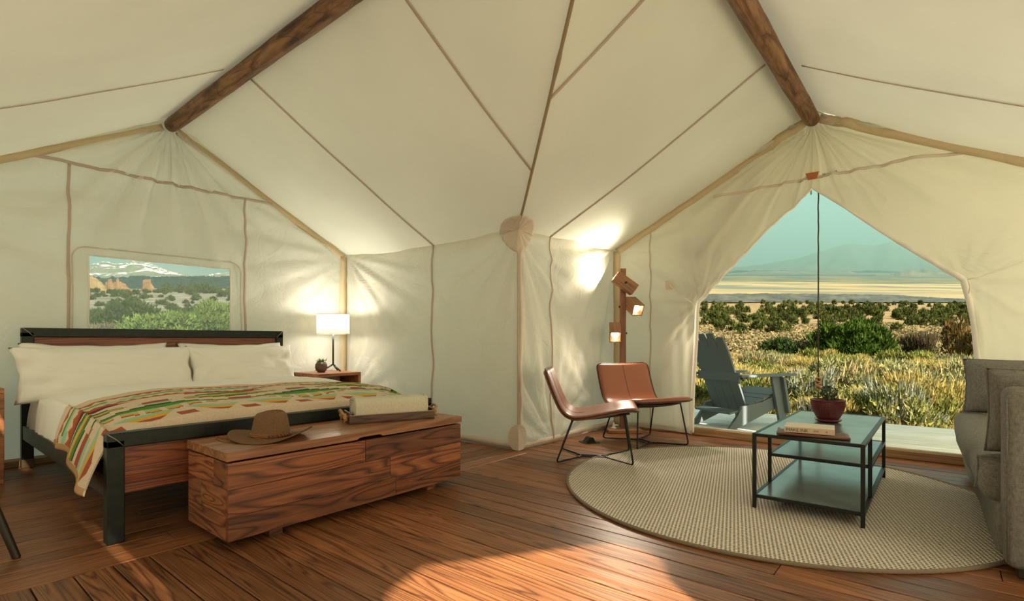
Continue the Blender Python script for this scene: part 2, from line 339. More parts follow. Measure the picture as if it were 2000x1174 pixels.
def log_mat():
    m, nt, b = mat_base('ridge_log'); N = nt.nodes.new; L = nt.links.new
    tc = N('ShaderNodeTexCoord'); mp = N('ShaderNodeMapping'); mp.inputs['Scale'].default_value = (1.4, 9, 9); L(tc.outputs['Object'], mp.inputs[0])
    n = N('ShaderNodeTexNoise'); n.inputs['Scale'].default_value = 2.2; n.inputs['Detail'].default_value = 6; n.inputs['Roughness'].default_value = .62; n.inputs['Distortion'].default_value = .6; L(mp.outputs[0], n.inputs[0])
    rp = N('ShaderNodeValToRGB'); L(n.outputs[0], rp.inputs[0]); e = rp.color_ramp.elements
    e[0].position = .34; e[0].color = (.05, .020, .008, 1); e[1].position = .68; e[1].color = (.33, .17, .07, 1)
    x = e.new(.48); x.color = (.17, .075, .03, 1)
    v = N('ShaderNodeTexVoronoi'); v.feature = 'DISTANCE_TO_EDGE'; v.inputs['Scale'].default_value = 1.6; L(mp.outputs[0], v.inputs[0])
    mr = N('ShaderNodeMapRange'); L(v.outputs['Distance'], mr.inputs[0]); mr.inputs[2].default_value = .03; mr.inputs[3].default_value = .35
    mx = N('ShaderNodeMix'); mx.data_type = 'RGBA'; mx.blend_type = 'MULTIPLY'; mx.inputs[0].default_value = .8; L(rp.outputs[0], mx.inputs[6]); L(mr.outputs[0], mx.inputs[7])
    L(mx.outputs[2], b.inputs['Base Color']); b.inputs['Roughness'].default_value = .6
    bp = N('ShaderNodeBump'); bp.inputs['Strength'].default_value = .5; bp.inputs['Distance'].default_value = .01; L(n.outputs[0], bp.inputs['Height']); L(bp.outputs[0], b.inputs['Normal'])
    return m
K['log'] = log_mat()
# ------------------------------------------------------------------ the tent: two gabled wings that meet in an L
XA, YA, XB, YB, XR, YR = -5.72, 3.68, -2.96, 5.49, 1.15, -.16
RA, RB, ZR = 1.76, -.907, 3.13            # ridge lines (Y of the bed wing's, X of the door wing's) and their height
def sst(a, b, x):
    t = max(0, min(1, (x - a) / (b - a))); return t * t * (3 - 2 * t)
def eave_a(x):
    s = (XB - x) / (XB - XA); return 2.02 - .015 * math.sin(PI * s) + .045 * max(0, s) ** 3
def eave_b(y):
    s = (y - YA) / (YB - YA); return 2.02 + .035 * max(0, s)
def folds(a, b, anchors):
    v = 0
    for a0, b0, amp, k, R, ph in anchors:
        dx, dy = a - a0, b - b0; r = math.hypot(dx, dy)
        if r < 1e-4: continue
        th = math.atan2(dy, dx); q = r / R
        s = math.sin(k * th + ph + 1.2 * noise.noise((a * 1.3, b * 1.3, ph))) + .5 * math.sin(k * 2.3 * th + 2 * ph + 1.5 * noise.noise((a * 2, b * 2, ph + 4)))
        v += amp * q * math.exp(1 - q) * s
    return v
def billow(a, b, amp, sc, seed): return amp * noise.noise((a * sc, b * sc, seed))

AN_GA = [(RA, 3.05, .026, 19, .50, 0), (YA, 2.05, .012, 20, .55, 1.2), (YR, 2.05, .02, 15, .7, 2), (2.1, 0, .004, 9, .5, 1)]
def P_ga(a, b):   # headboard gable, a = Y, b = z
    e = min(1, abs(a - YA) / .15) * min(1, abs(a - YR) / .15)
    d = (folds(a, b, AN_GA) + billow(a, b, .02, 1.1, 3)) * e
    return Vector((XA + .03 + d, a, b))
AN_WA = [(XA, 2.06, .016, 21, .55, .5), (XB, 1.98, .012, 15, .5, 2.1), (XA, .3, .010, 14, .6, 1), (-4.1, 0, .006, 11, .5, 3)]
def P_wa(a, b):
    e = min(1, abs(a - XA) / .12) * min(1, abs(a - XB) / .06)
    d = (folds(a, b, AN_WA) + billow(a, b, .018, 1.3, 9)) * e
    return Vector((a, YA - d - .0, b))
AN_WB = [(YB, 2.07, .024, 13, .45, .9), (YA, 1.98, .010, 14, .5, .3), (4.2, 0, .010, 13, .7, 2), (5.1, .2, .010, 9, .8, 4)]
def P_wb(a, b):
    e = min(1, abs(a - YB) / .12) * min(1, abs(a - YA) / .06)
    d = (folds(a, b, AN_WB) + billow(a, b, .018, 1.3, 15)) * e
    return Vector((XB + d, a, b))
AN_GB = [(RB, 3.0, .030, 19, .48, .4), (-1.94, 1.40, .012, 11, .34, .5), (.14, 1.48, .012, 9, .34, 1.5), (XB, 2.05, .010, 14, .5, 2)]
def open_left(z):
    if z >= 2.40: return RB
    if z >= 1.40:
        t = (2.40 - z); return RB - 1.033 * t - .05 * math.sin(PI * t)
    return -1.94 - .04 * math.sin((1.40 - z) * 2.0) - .05 * ((1.4 - z) / 1.4) ** 2
def open_right(z):
    if z >= 2.40: return RB
    if z >= 1.48:
        t = (2.40 - z) / .92; return RB + 1.047 * (t ** .93) - .035 * math.sin(PI * t)
    t = (1.48 - z) / 1.48; return .14 + .30 * t ** 1.3 + .02 * math.sin(t * 9)
def P_gb(a, b):   # door gable, a = X, b = z
    e = min(1, abs(a - XB) / .12) * min(1, abs(a - XR) / .12)
    d = (folds(a, b, AN_GB) + billow(a, b, .02, 1.2, 21)) * e
    ed = min(abs(a - open_left(b)), abs(a - open_right(b)))
    low = sst(2.3, 1.2, b)
    d += low * math.exp(-ed / .16) * (.05 + .028 * math.sin(a * 46 + b * 2.5))
    return Vector((a, YB - .02 - d, b))
def ridge_sag(t): return .05 * math.sin(PI * t)
def P_ra(a, t, side=1):   # roof of the bed wing, a = X, t from ridge to eave
    z1 = eave_a(min(a, XB)) if side > 0 else 2.05
    z = ZR + (z1 - ZR) * t - ridge_sag(t) * .6 + billow(a * .6, t * 2, .02, 1.1, 31 + side) * math.sin(PI * t)
    return Vector((a, RA + side * 1.92 * t, z))
def P_rb(a, t, side=-1):  # roof of the door wing, a = Y
    z1 = eave_b(max(a, YA)) if side < 0 else 2.05
    z = ZR + (z1 - ZR) * t - ridge_sag(t) * .6 + billow(a * .6, t * 2, .02, 1.1, 41 + side) * math.sin(PI * t)
    return Vector((RB + side * 2.055 * t, a, z))

def strip(name, P, path, w, off, mat, parent, n=24, thick=.003):
    """a tape sewn along a path of surface parameters; off = offset vector towards the room"""
    mb = MB(); pts = []
    for (a0, b0), (a1, b1) in zip(path, path[1:]):
        for i in range(n): pts.append((a0 + (a1 - a0) * i / n, b0 + (b1 - b0) * i / n))
    pts.append(path[-1])
    W3 = [P(*p) + Vector(off) for p in pts]; vs = []
    nrm = Vector(off).normalized()
    for i, p in enumerate(W3):
        d = (W3[min(i + 1, len(W3) - 1)] - W3[max(i - 1, 0)]).normalized(); s = d.cross(nrm).normalized() * (w / 2) * (1 + .12 * noise.noise((i * .35, w * 50, 0)))
        vs.append((mb.bm.verts.new(p - s), mb.bm.verts.new(p + s)))
    for (a, b), (c, d) in zip(vs, vs[1:]): mb.bm.faces.new((a, b, d, c))
    return mb.build(name, mat, parent, smooth=True, solid=thick)

# headboard gable with the window cut out
WY0, WY1, WZ0, WZ1 = 1.15, 2.30, .97, 1.735
wall_left = struct('wall_left')
def gable_lower():
    mb = MB(); ys = sorted(set([round(YR + i * (YA - YR) / 80, 4) for i in range(81)] + [WY0, WY1])); zs = sorted(set([round(i * 2.05 / 44, 4) for i in range(45)] + [WZ0, WZ1]))
    V = {}
    for i, y in enumerate(ys):
        for j, z in enumerate(zs): V[i, j] = mb.bm.verts.new(P_ga(y, z))
    for i in range(len(ys) - 1):
        for j in range(len(zs) - 1):
            yc, zc = (ys[i] + ys[i + 1]) / 2, (zs[j] + zs[j + 1]) / 2
            if WY0 < yc < WY1 and WZ0 < zc < WZ1: continue
            mb.bm.faces.new((V[i, j], V[i + 1, j], V[i + 1, j + 1], V[i, j + 1]))
    top = [V[i, len(zs) - 1] for i in range(len(ys))]; nz = 26
    for k in range(1, nz + 1):
        z = 2.05 + (ZR - .01 - 2.05) * k / nz; w = max(.002, (ZR - z) / (ZR - 2.05))
        row = [mb.bm.verts.new(P_ga(RA + (y - RA) * w, z)) for y in ys]
        for i in range(len(ys) - 1): mb.bm.faces.new((top[i], top[i + 1], row[i + 1], row[i]))
        top = row
    return mb
gable_lower().build('canvas_panel', K['canvas'], wall_left, smooth=True)
IN = (.006, 0, 0)
def rake(a0, t): return a0 + (RA - a0) * t, 2.05 + (ZR - 2.05) * t
strip('cross_seam', P_ga, [(.68, 2.5), (2.86, 2.5)], .028, IN, K['seam'], wall_left, 40)
strip('upright_seam', P_ga, [(1.012, 0), (1.012, 2.5)], .022, IN, K['seam'], wall_left, 40)
strip('upright_seam', P_ga, [(2.455, 0), (2.455, 2.5)], .022, IN, K['seam'], wall_left, 40)
strip('edge_binding', P_ga, [(YA - .045, 2.02), (RA + .06, 3.02)], .075, (.010, 0, 0), K['binding'], wall_left, 50)
strip('edge_binding', P_ga, [(YR + .045, 2.02), (RA - .06, 3.02)], .060, (.010, 0, 0), K['binding'], wall_left, 50)
strip('corner_binding', P_ga, [(YA - .05, 0), (YA - .05, 2.03)], .09, (.012, 0, 0), K['binding'], wall_left, 30)
strip('base_hem', P_ga, [(YR, .03), (YA, .03)], .06, IN, K['gusset'], wall_left, 30)
win = struct('window_1')
def ring(name, y0, y1, z0, z1, w, r, off, mat, parent):
    pts = []
    for cy, cz, a0 in ((y1 - r, z1 - r, 0), (y0 + r, z1 - r, 90), (y0 + r, z0 + r, 180), (y1 - r, z0 + r, 270)):
        for i in range(9):
            a = math.radians(a0 + i * 90 / 8); pts.append((cy + r * math.cos(a), cz + r * math.sin(a)))
    pts.append(pts[0])
    return strip(name, P_ga, pts, w, (off, 0, 0), mat, parent, 5, .004)
ring('stitched_border', 1.035, 2.41, .85, 1.81, .012, .10, .014, K['gusset'], win)
ring('window_hem', WY0 - .006, WY1 + .006, WZ0 - .006, WZ1 + .006, .014, .004, .006, K['fabric_white'], win)
def pane_mat():
    m, nt, b = mat_base('hazy_vinyl_mesh'); nt.nodes.remove(b); N = nt.nodes.new; L = nt.links.new
    t = N('ShaderNodeBsdfTransparent'); d = N('ShaderNodeBsdfTranslucent'); d.inputs[0].default_value = (.62, .68, .60, 1); f = N('ShaderNodeBsdfDiffuse'); f.inputs[0].default_value = (.50, .56, .50, 1)
    m1 = N('ShaderNodeMixShader'); m1.inputs[0].default_value = .5; L(d.outputs[0], m1.inputs[1]); L(f.outputs[0], m1.inputs[2])
    m2 = N('ShaderNodeMixShader'); m2.inputs[0].default_value = .36; L(t.outputs[0], m2.inputs[1]); L(m1.outputs[0], m2.inputs[2]); L(m2.outputs[0], nt.nodes['Material Output'].inputs[0])
    return m
mb = MB(); mb.grid(lambda i, j: P_ga(WY0 + (WY1 - WY0) * i, WZ0 + (WZ1 - WZ0) * j) + Vector((-.004, 0, 0)), 40, 26); mb.build('pane', pane_mat(), win, smooth=True)

# side walls of the inner corner
wall_bl = struct('wall_back_left')
mb = MB(); mb.grid(lambda i, j: P_wa(XA + (XB - XA) * i, j * eave_a(XA + (XB - XA) * i)), 110, 70); mb.build('canvas_panel', K['canvas'], wall_bl, smooth=True)
strip('upright_seam', P_wa, [(-4.11, 0), (-4.11, .25), (-4.115, .5), (-4.105, .9), (-4.11, eave_a(-4.11))], .024, (0, -.006, 0), K['seam'], wall_bl, 14)
strip('base_hem', P_wa, [(XA, .04), (XB, .04)], .07, (0, -.007, 0), K['gusset'], wall_bl, 40)
wall_br = struct('wall_back_right')
mb = MB(); mb.grid(lambda i, j: P_wb(YA + (YB - YA) * i, j * eave_b(YA + (YB - YA) * i)), 90, 80); mb.build('canvas_panel', K['canvas'], wall_br, smooth=True)
strip('upright_seam', P_wb, [(4.206, 0), (4.20, .6), (4.206, eave_b(4.2))], .022, (.006, 0, 0), K['seam'], wall_br, 24)
strip('base_hem', P_wb, [(YA, .035), (YB, .035)], .06, (.007, 0, 0), K['gusset'], wall_br, 40)
mb = MB(); mb.tube([(XB + .008, YA - .008, .02 + i * 1.96 / 30) for i in range(31)], [.008 + .001 * noise.noise((i * .5, 0, 0)) for i in range(31)], 8)
mb.build('corner_binding', K['seam'], wall_br, smooth=True)
strip('corner_tape', P_wb, [(YA + .035, .02), (YA + .035, 1.95)], .05, (.008, 0, 0), K['gusset'], wall_br, 30)

# gussets sewn over the outer corner
def gusset_top():
    mb = MB(); cx, cy, cz = XB, YA, 2.02; R = .225; n, m = 64, 8
    va = Vector((RB - XB, RA - YA, ZR - cz)).normalized()          # up the valley
    sa = Vector((-1, 0, 0)); sb = Vector((0, 1, 0)); dn = Vector((0, 0, -1))
    inn = Vector((1, -1, 0)).normalized()
    def ray(k):
        q = (k / n) * 4
        seq = [va, sa, dn, sb, va]; i = min(3, int(q)); f = q - i
        a = f * PI / 2
        return (seq[i] * math.cos(a) + seq[i + 1] * math.sin(a)).normalized()
    rows = []
    for k in range(n):
        d = ray(k); row = []
        for j in range(m + 1):
            ff = (k / n * 4) % 1; r = R * (1 + .02 * math.sin(k * 1.9)) * (1 - (.30 * math.sin(PI * ff) if (k < n / 4 or k > 3 * n / 4) else .12 * math.sin(PI * ff))) * j / m
            pl = .010 * math.sin(k * 2 * PI * 15 / n) * (j / m) ** .6
            p = Vector((cx, cy, cz)) + d * r + inn * (.022 + pl) + Vector((0, 0, -.02 if d.z > -.1 else 0))
            row.append(mb.bm.verts.new(p))
        rows.append(row)
    for k in range(n):
        A, B = rows[k], rows[(k + 1) % n]
        for j in range(m):
            if j == 0: mb.bm.faces.new((A[0], A[1], B[1])) if False else mb.bm.faces.new((A[0], A[1], B[1], B[0]))
            else: mb.bm.faces.new((A[j], A[j + 1], B[j + 1], B[j]))
    return mb
gusset_top().build('pleated_gusset', K['gusset'], wall_br, smooth=True, solid=.002)
mb = MB(); R = .125; vs = []
c0 = mb.bm.verts.new((XB + .03, YA - .03, .12))
for k in range(33):
    a = 2 * PI * k / 32; h = R * math.sin(a); s = R * math.cos(a)
    p = Vector((XB + .028 + (-.0 if s > 0 else s * .95), YA - .028 + (s * .95 if s > 0 else 0), max(.006, .115 + h)))
    vs.append(mb.bm.verts.new(p))
for a, b in zip(vs, vs[1:]): mb.bm.faces.new((c0, a, b))
mb.build('round_gusset', K['gusset'], wall_br, solid=.003)

# door gable with tied-back flaps
wall_front = struct('wall_front')
def half(inner, outer_x, sgn, name):
    mb = MB(); nz, nx = 120, 64; prev = None
    for k in range(nz + 1):
        z = .02 + (ZR - .03) * k / nz
        out = outer_x if z < 2.05 else RB + (outer_x - RB) * max(.001, (ZR - z) / (ZR - 2.05))
        inn = inner(z)
        if sgn * (out - inn) < .001: inn = out - sgn * .001
        row = [mb.bm.verts.new(P_gb(out + (inn - out) * (1 - (1 - i / nx) ** 1.35), z)) for i in range(nx + 1)]
        if prev:
            for i in range(nx): mb.bm.faces.new((prev[i], prev[i + 1], row[i + 1], row[i]))
        prev = row
    return mb.build(name, K['flap'], wall_front, smooth=True)
half(open_left, XB, -1, 'door_flap'); half(open_right, XR, 1, 'door_flap')
def hem(inner, name):
    mb = MB(); pts = [P_gb(inner(z), z) + Vector((0, -.004, 0)) for z in [2.40 - i * 2.36 / 90 for i in range(91)]]
    mb.tube(pts, [.010 + .012 * sst(0, 40, i) for i in range(91)], 8); return mb.build(name, K['fabric_white'], wall_front, smooth=True)
hem(open_left, 'flap_hem'); hem(open_right, 'flap_hem')
ON = (0, -.007, 0)
strip('cross_seam', P_gb, [(-1.80, 2.475), (-1.3, 2.49), (RB, 2.505), (-.5, 2.50), (-.2, 2.52), (.155, 2.49)], .026, ON, K['gusset'], wall_front, 14)
strip('upright_seam', P_gb, [(-2.50, .02), (-2.50, 2.28)], .012, ON, K['seam'], wall_front, 40)
strip('edge_binding', P_gb, [(XB + .05, 2.03), (RB - .05, 3.04)], .085, (0, -.014, 0), K['binding'], wall_front, 50)
strip('edge_binding', P_gb, [(XR - .05, 2.03), (RB + .05, 3.04)], .085, (0, -.014, 0), K['binding'], wall_front, 50)
strip('corner_binding', P_gb, [(XB + .05, .02), (XB + .05, 2.04)], .085, (0, -.014, 0), K['binding'], wall_front, 40)
mb = MB(); q = P_gb(RB, 2.5); mb.prism([(-.055, .035), (.055, .035), (.036, -.03), (-.036, -.03)], .006, 'y', (RB, q.y - .014, 2.505), .002)
o = mb.build('leather_patch', K['tan_patch'], wall_front); tag(o, 'tan leather patch at top of door')
def text_part(body, size, loc, rot, mat, parent, name, extrude=.0006, align='LEFT', sx=1.0):
    cu = bpy.data.curves.new(name, 'FONT'); cu.body = body; cu.size = size; cu.extrude = extrude; cu.align_x = align
    t = bpy.data.objects.new(name, cu); C.objects.link(t); bpy.context.view_layer.update()
    me = bpy.data.meshes.new_from_object(t.evaluated_get(bpy.context.evaluated_depsgraph_get())); bpy.data.objects.remove(t)
    me.materials.clear(); me.materials.append(mat)
    o = new_obj(name, me, parent); o.location = loc; o.rotation_euler = rot; o.scale = (sx, 1, 1); return o
text_part('NI-HO887', .026, (RB + .075, P_gb(RB + .1, 2.51).y - .013, 2.507), (PI / 2, -.05, 0), K['print'], wall_front, 'printed_tag')
# ties
for (a, b, c, d) in (((-2.28, 1.60), (-1.985, 1.385), 0, 0), ((.60, 1.645), (.165, 1.475), 0, 0)):
    mb = MB(); p, q = P_gb(*a) + Vector((0, -.02, 0)), P_gb(*b) + Vector((0, -.05, 0))
    pts = [p + (q - p) * (i / 10) + Vector((0, -.01 * math.sin(PI * i / 10), -.012 * math.sin(PI * i / 10))) for i in range(11)]
    mb.tube(pts, .006, 6); mb.tube([q + Vector((.0, 0, 0)), q + Vector((.015, -.01, -.05)), q + Vector((.005, -.01, -.11))], .005, 6)
    mb.build('tie_cord', K['cord_white'], wall_front, smooth=True)
p = P_gb(-2.28, 1.60); mb = MB(); mb.box((p.x, p.y - .012, p.z), (.10, .006, .10), .003); mb.build('tie_patch', K['gusset'], wall_front)
p = P_gb(.60, 1.645); mb = MB(); mb.lathe([(.0, 0), (.016, 0), (.018, .006), (.010, .010), (.002, .010)], 16, cap0=False)
o = mb.build('grommet', K['zinc'], wall_front); o.location = (p.x, p.y - .016, p.z); o.rotation_euler = (PI / 2, 0, 0)
mb = MB(); mb.bar((RB - .012, YB - .035, 2.40), (RB - .014, YB - .035, 2.345), .016, .012, bevel=.003); mb.build('zip_pull', K['zinc'], wall_front)

# walls behind the camera; an unzipped side opening lets the low sun onto the floor
wall_side = struct('wall_side')
def side_wall():
    bm = bmesh.new()
    outer = [(YR, 0), (YB, 0), (YB, 2.05), (YR, 2.05)]
    hole = [(.33, .10), (.33, 1.42), (.42, 1.58), (.56, 1.69), (.785, 1.735), (1.18, 1.60), (1.60, 1.465), (1.70, 1.41), (1.74, 1.34), (1.72, 1.27), (1.58, 1.21), (1.50, 1.12), (1.46, .10)]
    es = []
    for poly in (outer, hole):
        vs = [bm.verts.new((XR, y, z)) for y, z in poly]
        for a, b in zip(vs, vs[1:] + vs[:1]): es.append(bm.edges.new((a, b)))
    bmesh.ops.triangle_fill(bm, edges=es, use_beauty=True, use_dissolve=False)
    m = MB(); m.bm.free(); m.bm = bm; return m
side_wall().build('canvas_panel', K['canvas'], wall_side)
wall_rear = struct('wall_rear')
mb = MB(); mb.grid(lambda i, j: Vector((XA + (XR - XA) * i, YR + billow(i * 6, j * 2, .02, 1.2, 5), 2.05 * j)), 40, 12); mb.build('canvas_panel', K['canvas'], wall_rear, smooth=True)

# roof
ceiling = struct('ceiling')
mb = MB(); mb.grid(lambda i, t: P_ra(XA + (RB - 2.053 * t * 1.03 - XA) * i, t * 1.03), 90, 60); mb.build('roof_panel', K['roof'], ceiling, smooth=True)
mb = MB(); mb.grid(lambda i, t: P_ra(XA + (RB + 2.057 * t - XA) * i, t, -1), 90, 40); mb.build('roof_panel', K['roof'], ceiling, smooth=True)
mb = MB(); mb.grid(lambda i, t: P_rb(RA + 1.92 * t * 1.03 + (YB - RA - 1.92 * t * 1.03) * i, t * 1.03), 70, 60); mb.build('roof_panel', K['roof'], ceiling, smooth=True)
mb = MB(); mb.grid(lambda i, t: P_rb(RA - 1.92 * t + (YB - RA + 1.92 * t) * i, t, 1), 90, 40); mb.build('roof_panel', K['roof'], ceiling, smooth=True)
UP = (0, 0, -.007)
strip('roof_seam', P_ra, [(-4.20, .05), (-4.11, 1)], .020, UP, K['seam'], ceiling, 40)
strip('roof_seam', P_ra, [(-2.42, .03), (-2.41, .735)], .020, UP, K['seam'], ceiling, 40)
strip('roof_seam', P_rb, [(4.206, .05), (4.206, 1)], .020, UP, K['seam'], ceiling, 40)
strip('roof_seam', P_rb, [(2.70, .03), (2.72, .50)], .020, UP, K['seam'], ceiling, 40)
strip('roof_seam', lambda a, t: P_ra(a, t, -1), [(-4.22, .05), (-4.22, 1)], .016, UP, K['seam'], ceiling, 40)
strip('roof_seam', lambda a, t: P_rb(a, t, 1), [(4.40, .05), (4.40, 1)], .016, UP, K['seam'], ceiling, 40)
vp = []
for i in range(41):
    t = .02 + .95 * i / 40; p = P_ra(RB - 2.053 * t, t); q = P_rb(RA + 1.92 * t, t); vp.append((p + q) / 2 + Vector((.004, -.004, -.010)))
mb = MB(); mb.tube(vp, [.011 + .0015 * noise.noise((i * .7, 3, 0)) + (.004 if i in (16, 17) else 0) for i in range(41)], 6); o = mb.build('valley_seam', K['valley'], ceiling, smooth=True)

# ridge poles
def pole(name, label, p, q, r, seed):
    p, q = Vector(p), Vector(q); L = (q - p).length
    o = thing(name, label, 'ridge pole', p, math.atan2(q.y - p.y, q.x - p.x), 'round log ridge poles of the tent')
    mb = MB(); n = 60; rings = []
    for i in range(n + 1):
        x = L * i / n; ring_ = []
        for k in range(20):
            a = 2 * PI * k / 20
            rr = r * (1 + .05 * noise.noise((x * .9, seed, 0)) + .05 * noise.noise((x * 2.5, math.cos(a) * 1.2 + seed, math.sin(a) * 1.2)) + .025 * noise.noise((x * 9, math.cos(a) * 4 + seed, math.sin(a) * 4)))
            rr *= (.93 if i in (0, n) else 1)
            ring_.append(mb.bm.verts.new((x, rr * math.cos(a), rr * math.sin(a) + .01 * noise.noise((x * .6, seed, 5)))))
        rings.append(ring_)
    for A, B in zip(rings, rings[1:]):
        for k in range(20): mb.bm.faces.new((A[k], A[(k + 1) % 20], B[(k + 1) % 20], B[k]))
    mb.bm.faces.new(rings[0]); mb.bm.faces.new(rings[-1])
    mb.build('log', K['log'], o, smooth=True, angle=50); return o
pole('ridge_pole', 'round brown log ridge pole above the bed wing', (XA + .07, RA, 3.045), (RB + .3, RA, 2.985), .064, 1.0)
pole('ridge_pole', 'round orange brown log ridge pole running to the open door gable', (RB, RA + .10, 3.02), (RB, YB - .06, 3.045), .066, 6.0)

# floors: single boards
def plank_mesh(name, L, w, h, bev, mat):
    mb = MB(); mb.box((L / 2, 0, -h / 2), (L, w, h), bev)
    bmesh.ops.recalc_face_normals(mb.bm, faces=mb.bm.faces); me = bpy.data.meshes.new(name); mb.bm.to_mesh(me); mb.bm.free(); me.materials.append(mat); return me
floor = struct('floor'); PW = .136; cache = {}
def plank(parent, x, y, L, rz, mat, w=PW, h=.022, z=0):
    key = (round(L, 3), w, mat.name)
    if key not in cache: cache[key] = plank_mesh('plank', L, w - .0065, h, .002, mat)
    o = new_obj('plank', cache[key], parent); o.location = (x, y, z + random.uniform(-.0006, .0006)); o.rotation_euler = (0, 0, rz)
mb = MB(); mb.b(XA - .05, XB + .02, YR - .05, YA + .05, -.10, -.024); mb.b(XB + .02, XR + .05, YR - .05, YB + .05, -.10, -.024)
mb.build('subfloor', plain('subfloor_dark', (.012, .008, .006, 1), .9), floor)
BX = -2.84
y = YR + PW * .5 + .0; row = 0
while y < YB:
    x0 = BX if y < YA else XB
    cuts = [x0, XR]
    if row % 3 == 1: cuts = [x0, -.55, XR]
    if row % 5 == 3: cuts = [x0, .2, XR]
    for a, b in zip(cuts, cuts[1:]): plank(floor, a + .002, y, b - a - .004, 0, K['floor'])
    y += PW; row += 1
x = BX - PW / 2; row = 0
while x > XA - .02:
    cuts = [YR, YA] if row % 2 == 0 else [YR, .35 + (row % 4) * .6, YA]
    for a, b in zip(cuts, cuts[1:]): plank(floor, x, a + .002, b - a - .004, PI / 2, K['floor'])
    x -= PW; row += 1
# porch deck
deck = struct('floor_deck'); y = YB + .12; row = 0
while y < 7.80:
    cuts = [-4.2, -1.1, 2.4] if row % 2 else [-4.2, .35, 2.4]
    for a, b in zip(cuts, cuts[1:]): plank(deck, a + .003, y, b - a - .006, 0, K['deck'], .142, .03, -.015)
    y += .142; row += 1
mb = MB(); mb.b(-4.2, 2.4, YB + .05, 7.72, -.30, -.06); mb.build('joist_frame', plain('deck_joists', (.16, .12, .08, 1), .9), deck)
sill = struct('trim_1')
mb = MB(); mb.box((0, 0, 0), (4.0, .07, .075), .006); o = mb.build('sill_board', K['sill'], sill); o.location = (-.90, YB + .02, .0375)
mb = MB(); mb.box((0, 0, 0), (3.2, .03, .016), .003); o = mb.build('sill_cap', K['fabric_white'], sill); o.location = (-.42, YB + .02, .083)
trim = struct('baseboard_left')
mb = MB(); mb.box((0, 0, 0), (3.84, .03, .05), .004); o = mb.build('base_board', K['sill'], trim); o.location = (XA + .075, (YR + YA) / 2, .025); o.rotation_euler = (0, 0, PI / 2)

# unseen porch fly and sunny-side canvas sheet, added to keep sun off the deck
porch = struct('ceiling_porch_added')
mb = MB(); mb.grid(lambda i, t: Vector((RB - 2.055 * t * 1.03, YB + .01 + 2.75 * i, ZR + .42 + (2.06 - ZR) * t * 1.03 - .03 * math.sin(PI * t))), 20, 20); mb.build('roof_panel', K['roof'], porch, smooth=True)
mb = MB(); mb.grid(lambda i, t: Vector((RB + 2.055 * t * 1.03, YB + .01 + 2.75 * i, ZR + .42 + (2.06 - ZR) * t * 1.03 - .03 * math.sin(PI * t))), 20, 20); mb.build('roof_panel', K['roof'], porch, smooth=True)
wall_porch_added = struct('wall_porch_added')
mb = MB(); mb.grid(lambda i, j: Vector((XR + .03 + billow(i * 3, j * 2, .03, 1.2, 61), YB + .04 + 2.5 * i, .02 + 2.40 * j)), 24, 16); mb.build('canvas_panel', K['canvas'], wall_porch_added, smooth=True)
# ------------------------------------------------------------------ bed
BX0, BX1, BY0, BY1 = -5.60, -3.125, .70, 2.79
bed = thing('bed', 'low king bed with black steel frame and wood panelled ends', 'bed', (BX0, (BY0 + BY1) / 2, 0))
def bl(x, y, z): return (x - BX0, y - (BY0 + BY1) / 2, z)
def bbox(name, x0, x1, y0, y1, z0, z1, mat, parent=bed, bev=.004, loc=None):
    mb = MB(); c = Vector(bl((x0 + x1) / 2, (y0 + y1) / 2, (z0 + z1) / 2)); mb.box((0, 0, 0), (x1 - x0, y1 - y0, z1 - z0), bev)
    o = mb.build(name, mat, parent); o.location = c if parent is bed else c - parent.location; return o
T = .072
hbE = new_obj('headboard', None, bed)
fbE = new_obj('footboard', None, bed)
bbox('panel', BX0 + .02, BX0 + .05, BY0 + T, BY1 - T, .34, 1.10 - T, K['panel'], hbE)
for a in (BY0, BY1 - T): bbox('post', BX0, BX0 + T, a, a + T, 0, 1.10 - T * .5, K['iron'], hbE)
bbox('top_rail', BX0, BX0 + T, BY0, BY1, 1.10 - T, 1.10, K['iron'], hbE)
bbox('panel', BX1 - .052, BX1 - .022, BY0 + T, BY1 - T, .235, .5425 - T, K['panel'], fbE)
for a in (BY0, BY1 - T): bbox('post', BX1 - T, BX1, a, a + T, 0, .5425 - T * .5, K['iron'], fbE)
bbox('top_rail', BX1 - T, BX1, BY0, BY1, .5425 - T, .5425, K['iron'], fbE)
for a in (BY0 + .005, BY1 - .045): bbox('side_rail', BX0 + T, BX1 - T, a, a + .04, .225, .335, K['iron_grey'])
for a in (BY0, BY1 - T): bbox('foot_cap', BX0 - .002, BX0 + T + .002, a - .002, a + T + .002, 0, .07, K['leather_cord'] if False else plain('brass_foot', (.16, .10, .05, 1), .5, .4))
bbox('slat_base', BX0 + T, BX1 - T, BY0 + .05, BY1 - .05, .25, .30, K['iron'])
for (yy, x, z, s) in ((BY0, BX1 + .001, .5425, 1), (BY0, BX0 + T + .001, 1.10, 1), (BY1, BX0 + T + .001, 1.10, -1)):
    mb = MB(); mb.tube([bl(x, yy + s * .002, z - .001), bl(x + .001, yy + s * T * .5, z - T * .42), bl(x, yy + s * T, z - T)], .0028, 6); mb.build('weld_seam', K['weld'], bed, smooth=True)
MT = .60
mat_o = thing('mattress', 'thick mattress in the black steel bed frame', 'mattress', (-4.36, 1.745, .30))
mb = MB(); mb.box((0, 0, .125), (2.30, 1.93, .25), .07, None, 4); mb.build('body', K['sheet'], mat_o, smooth=True)
def dome(x, y):                         # height of the bed surface
    e = min(1, max(0, (y - .78) / .45)) ; e2 = min(1, max(0, (2.74 - y) / .45))
    return .555 + .055 * math.sin(e * PI / 2) * math.sin(e2 * PI / 2)
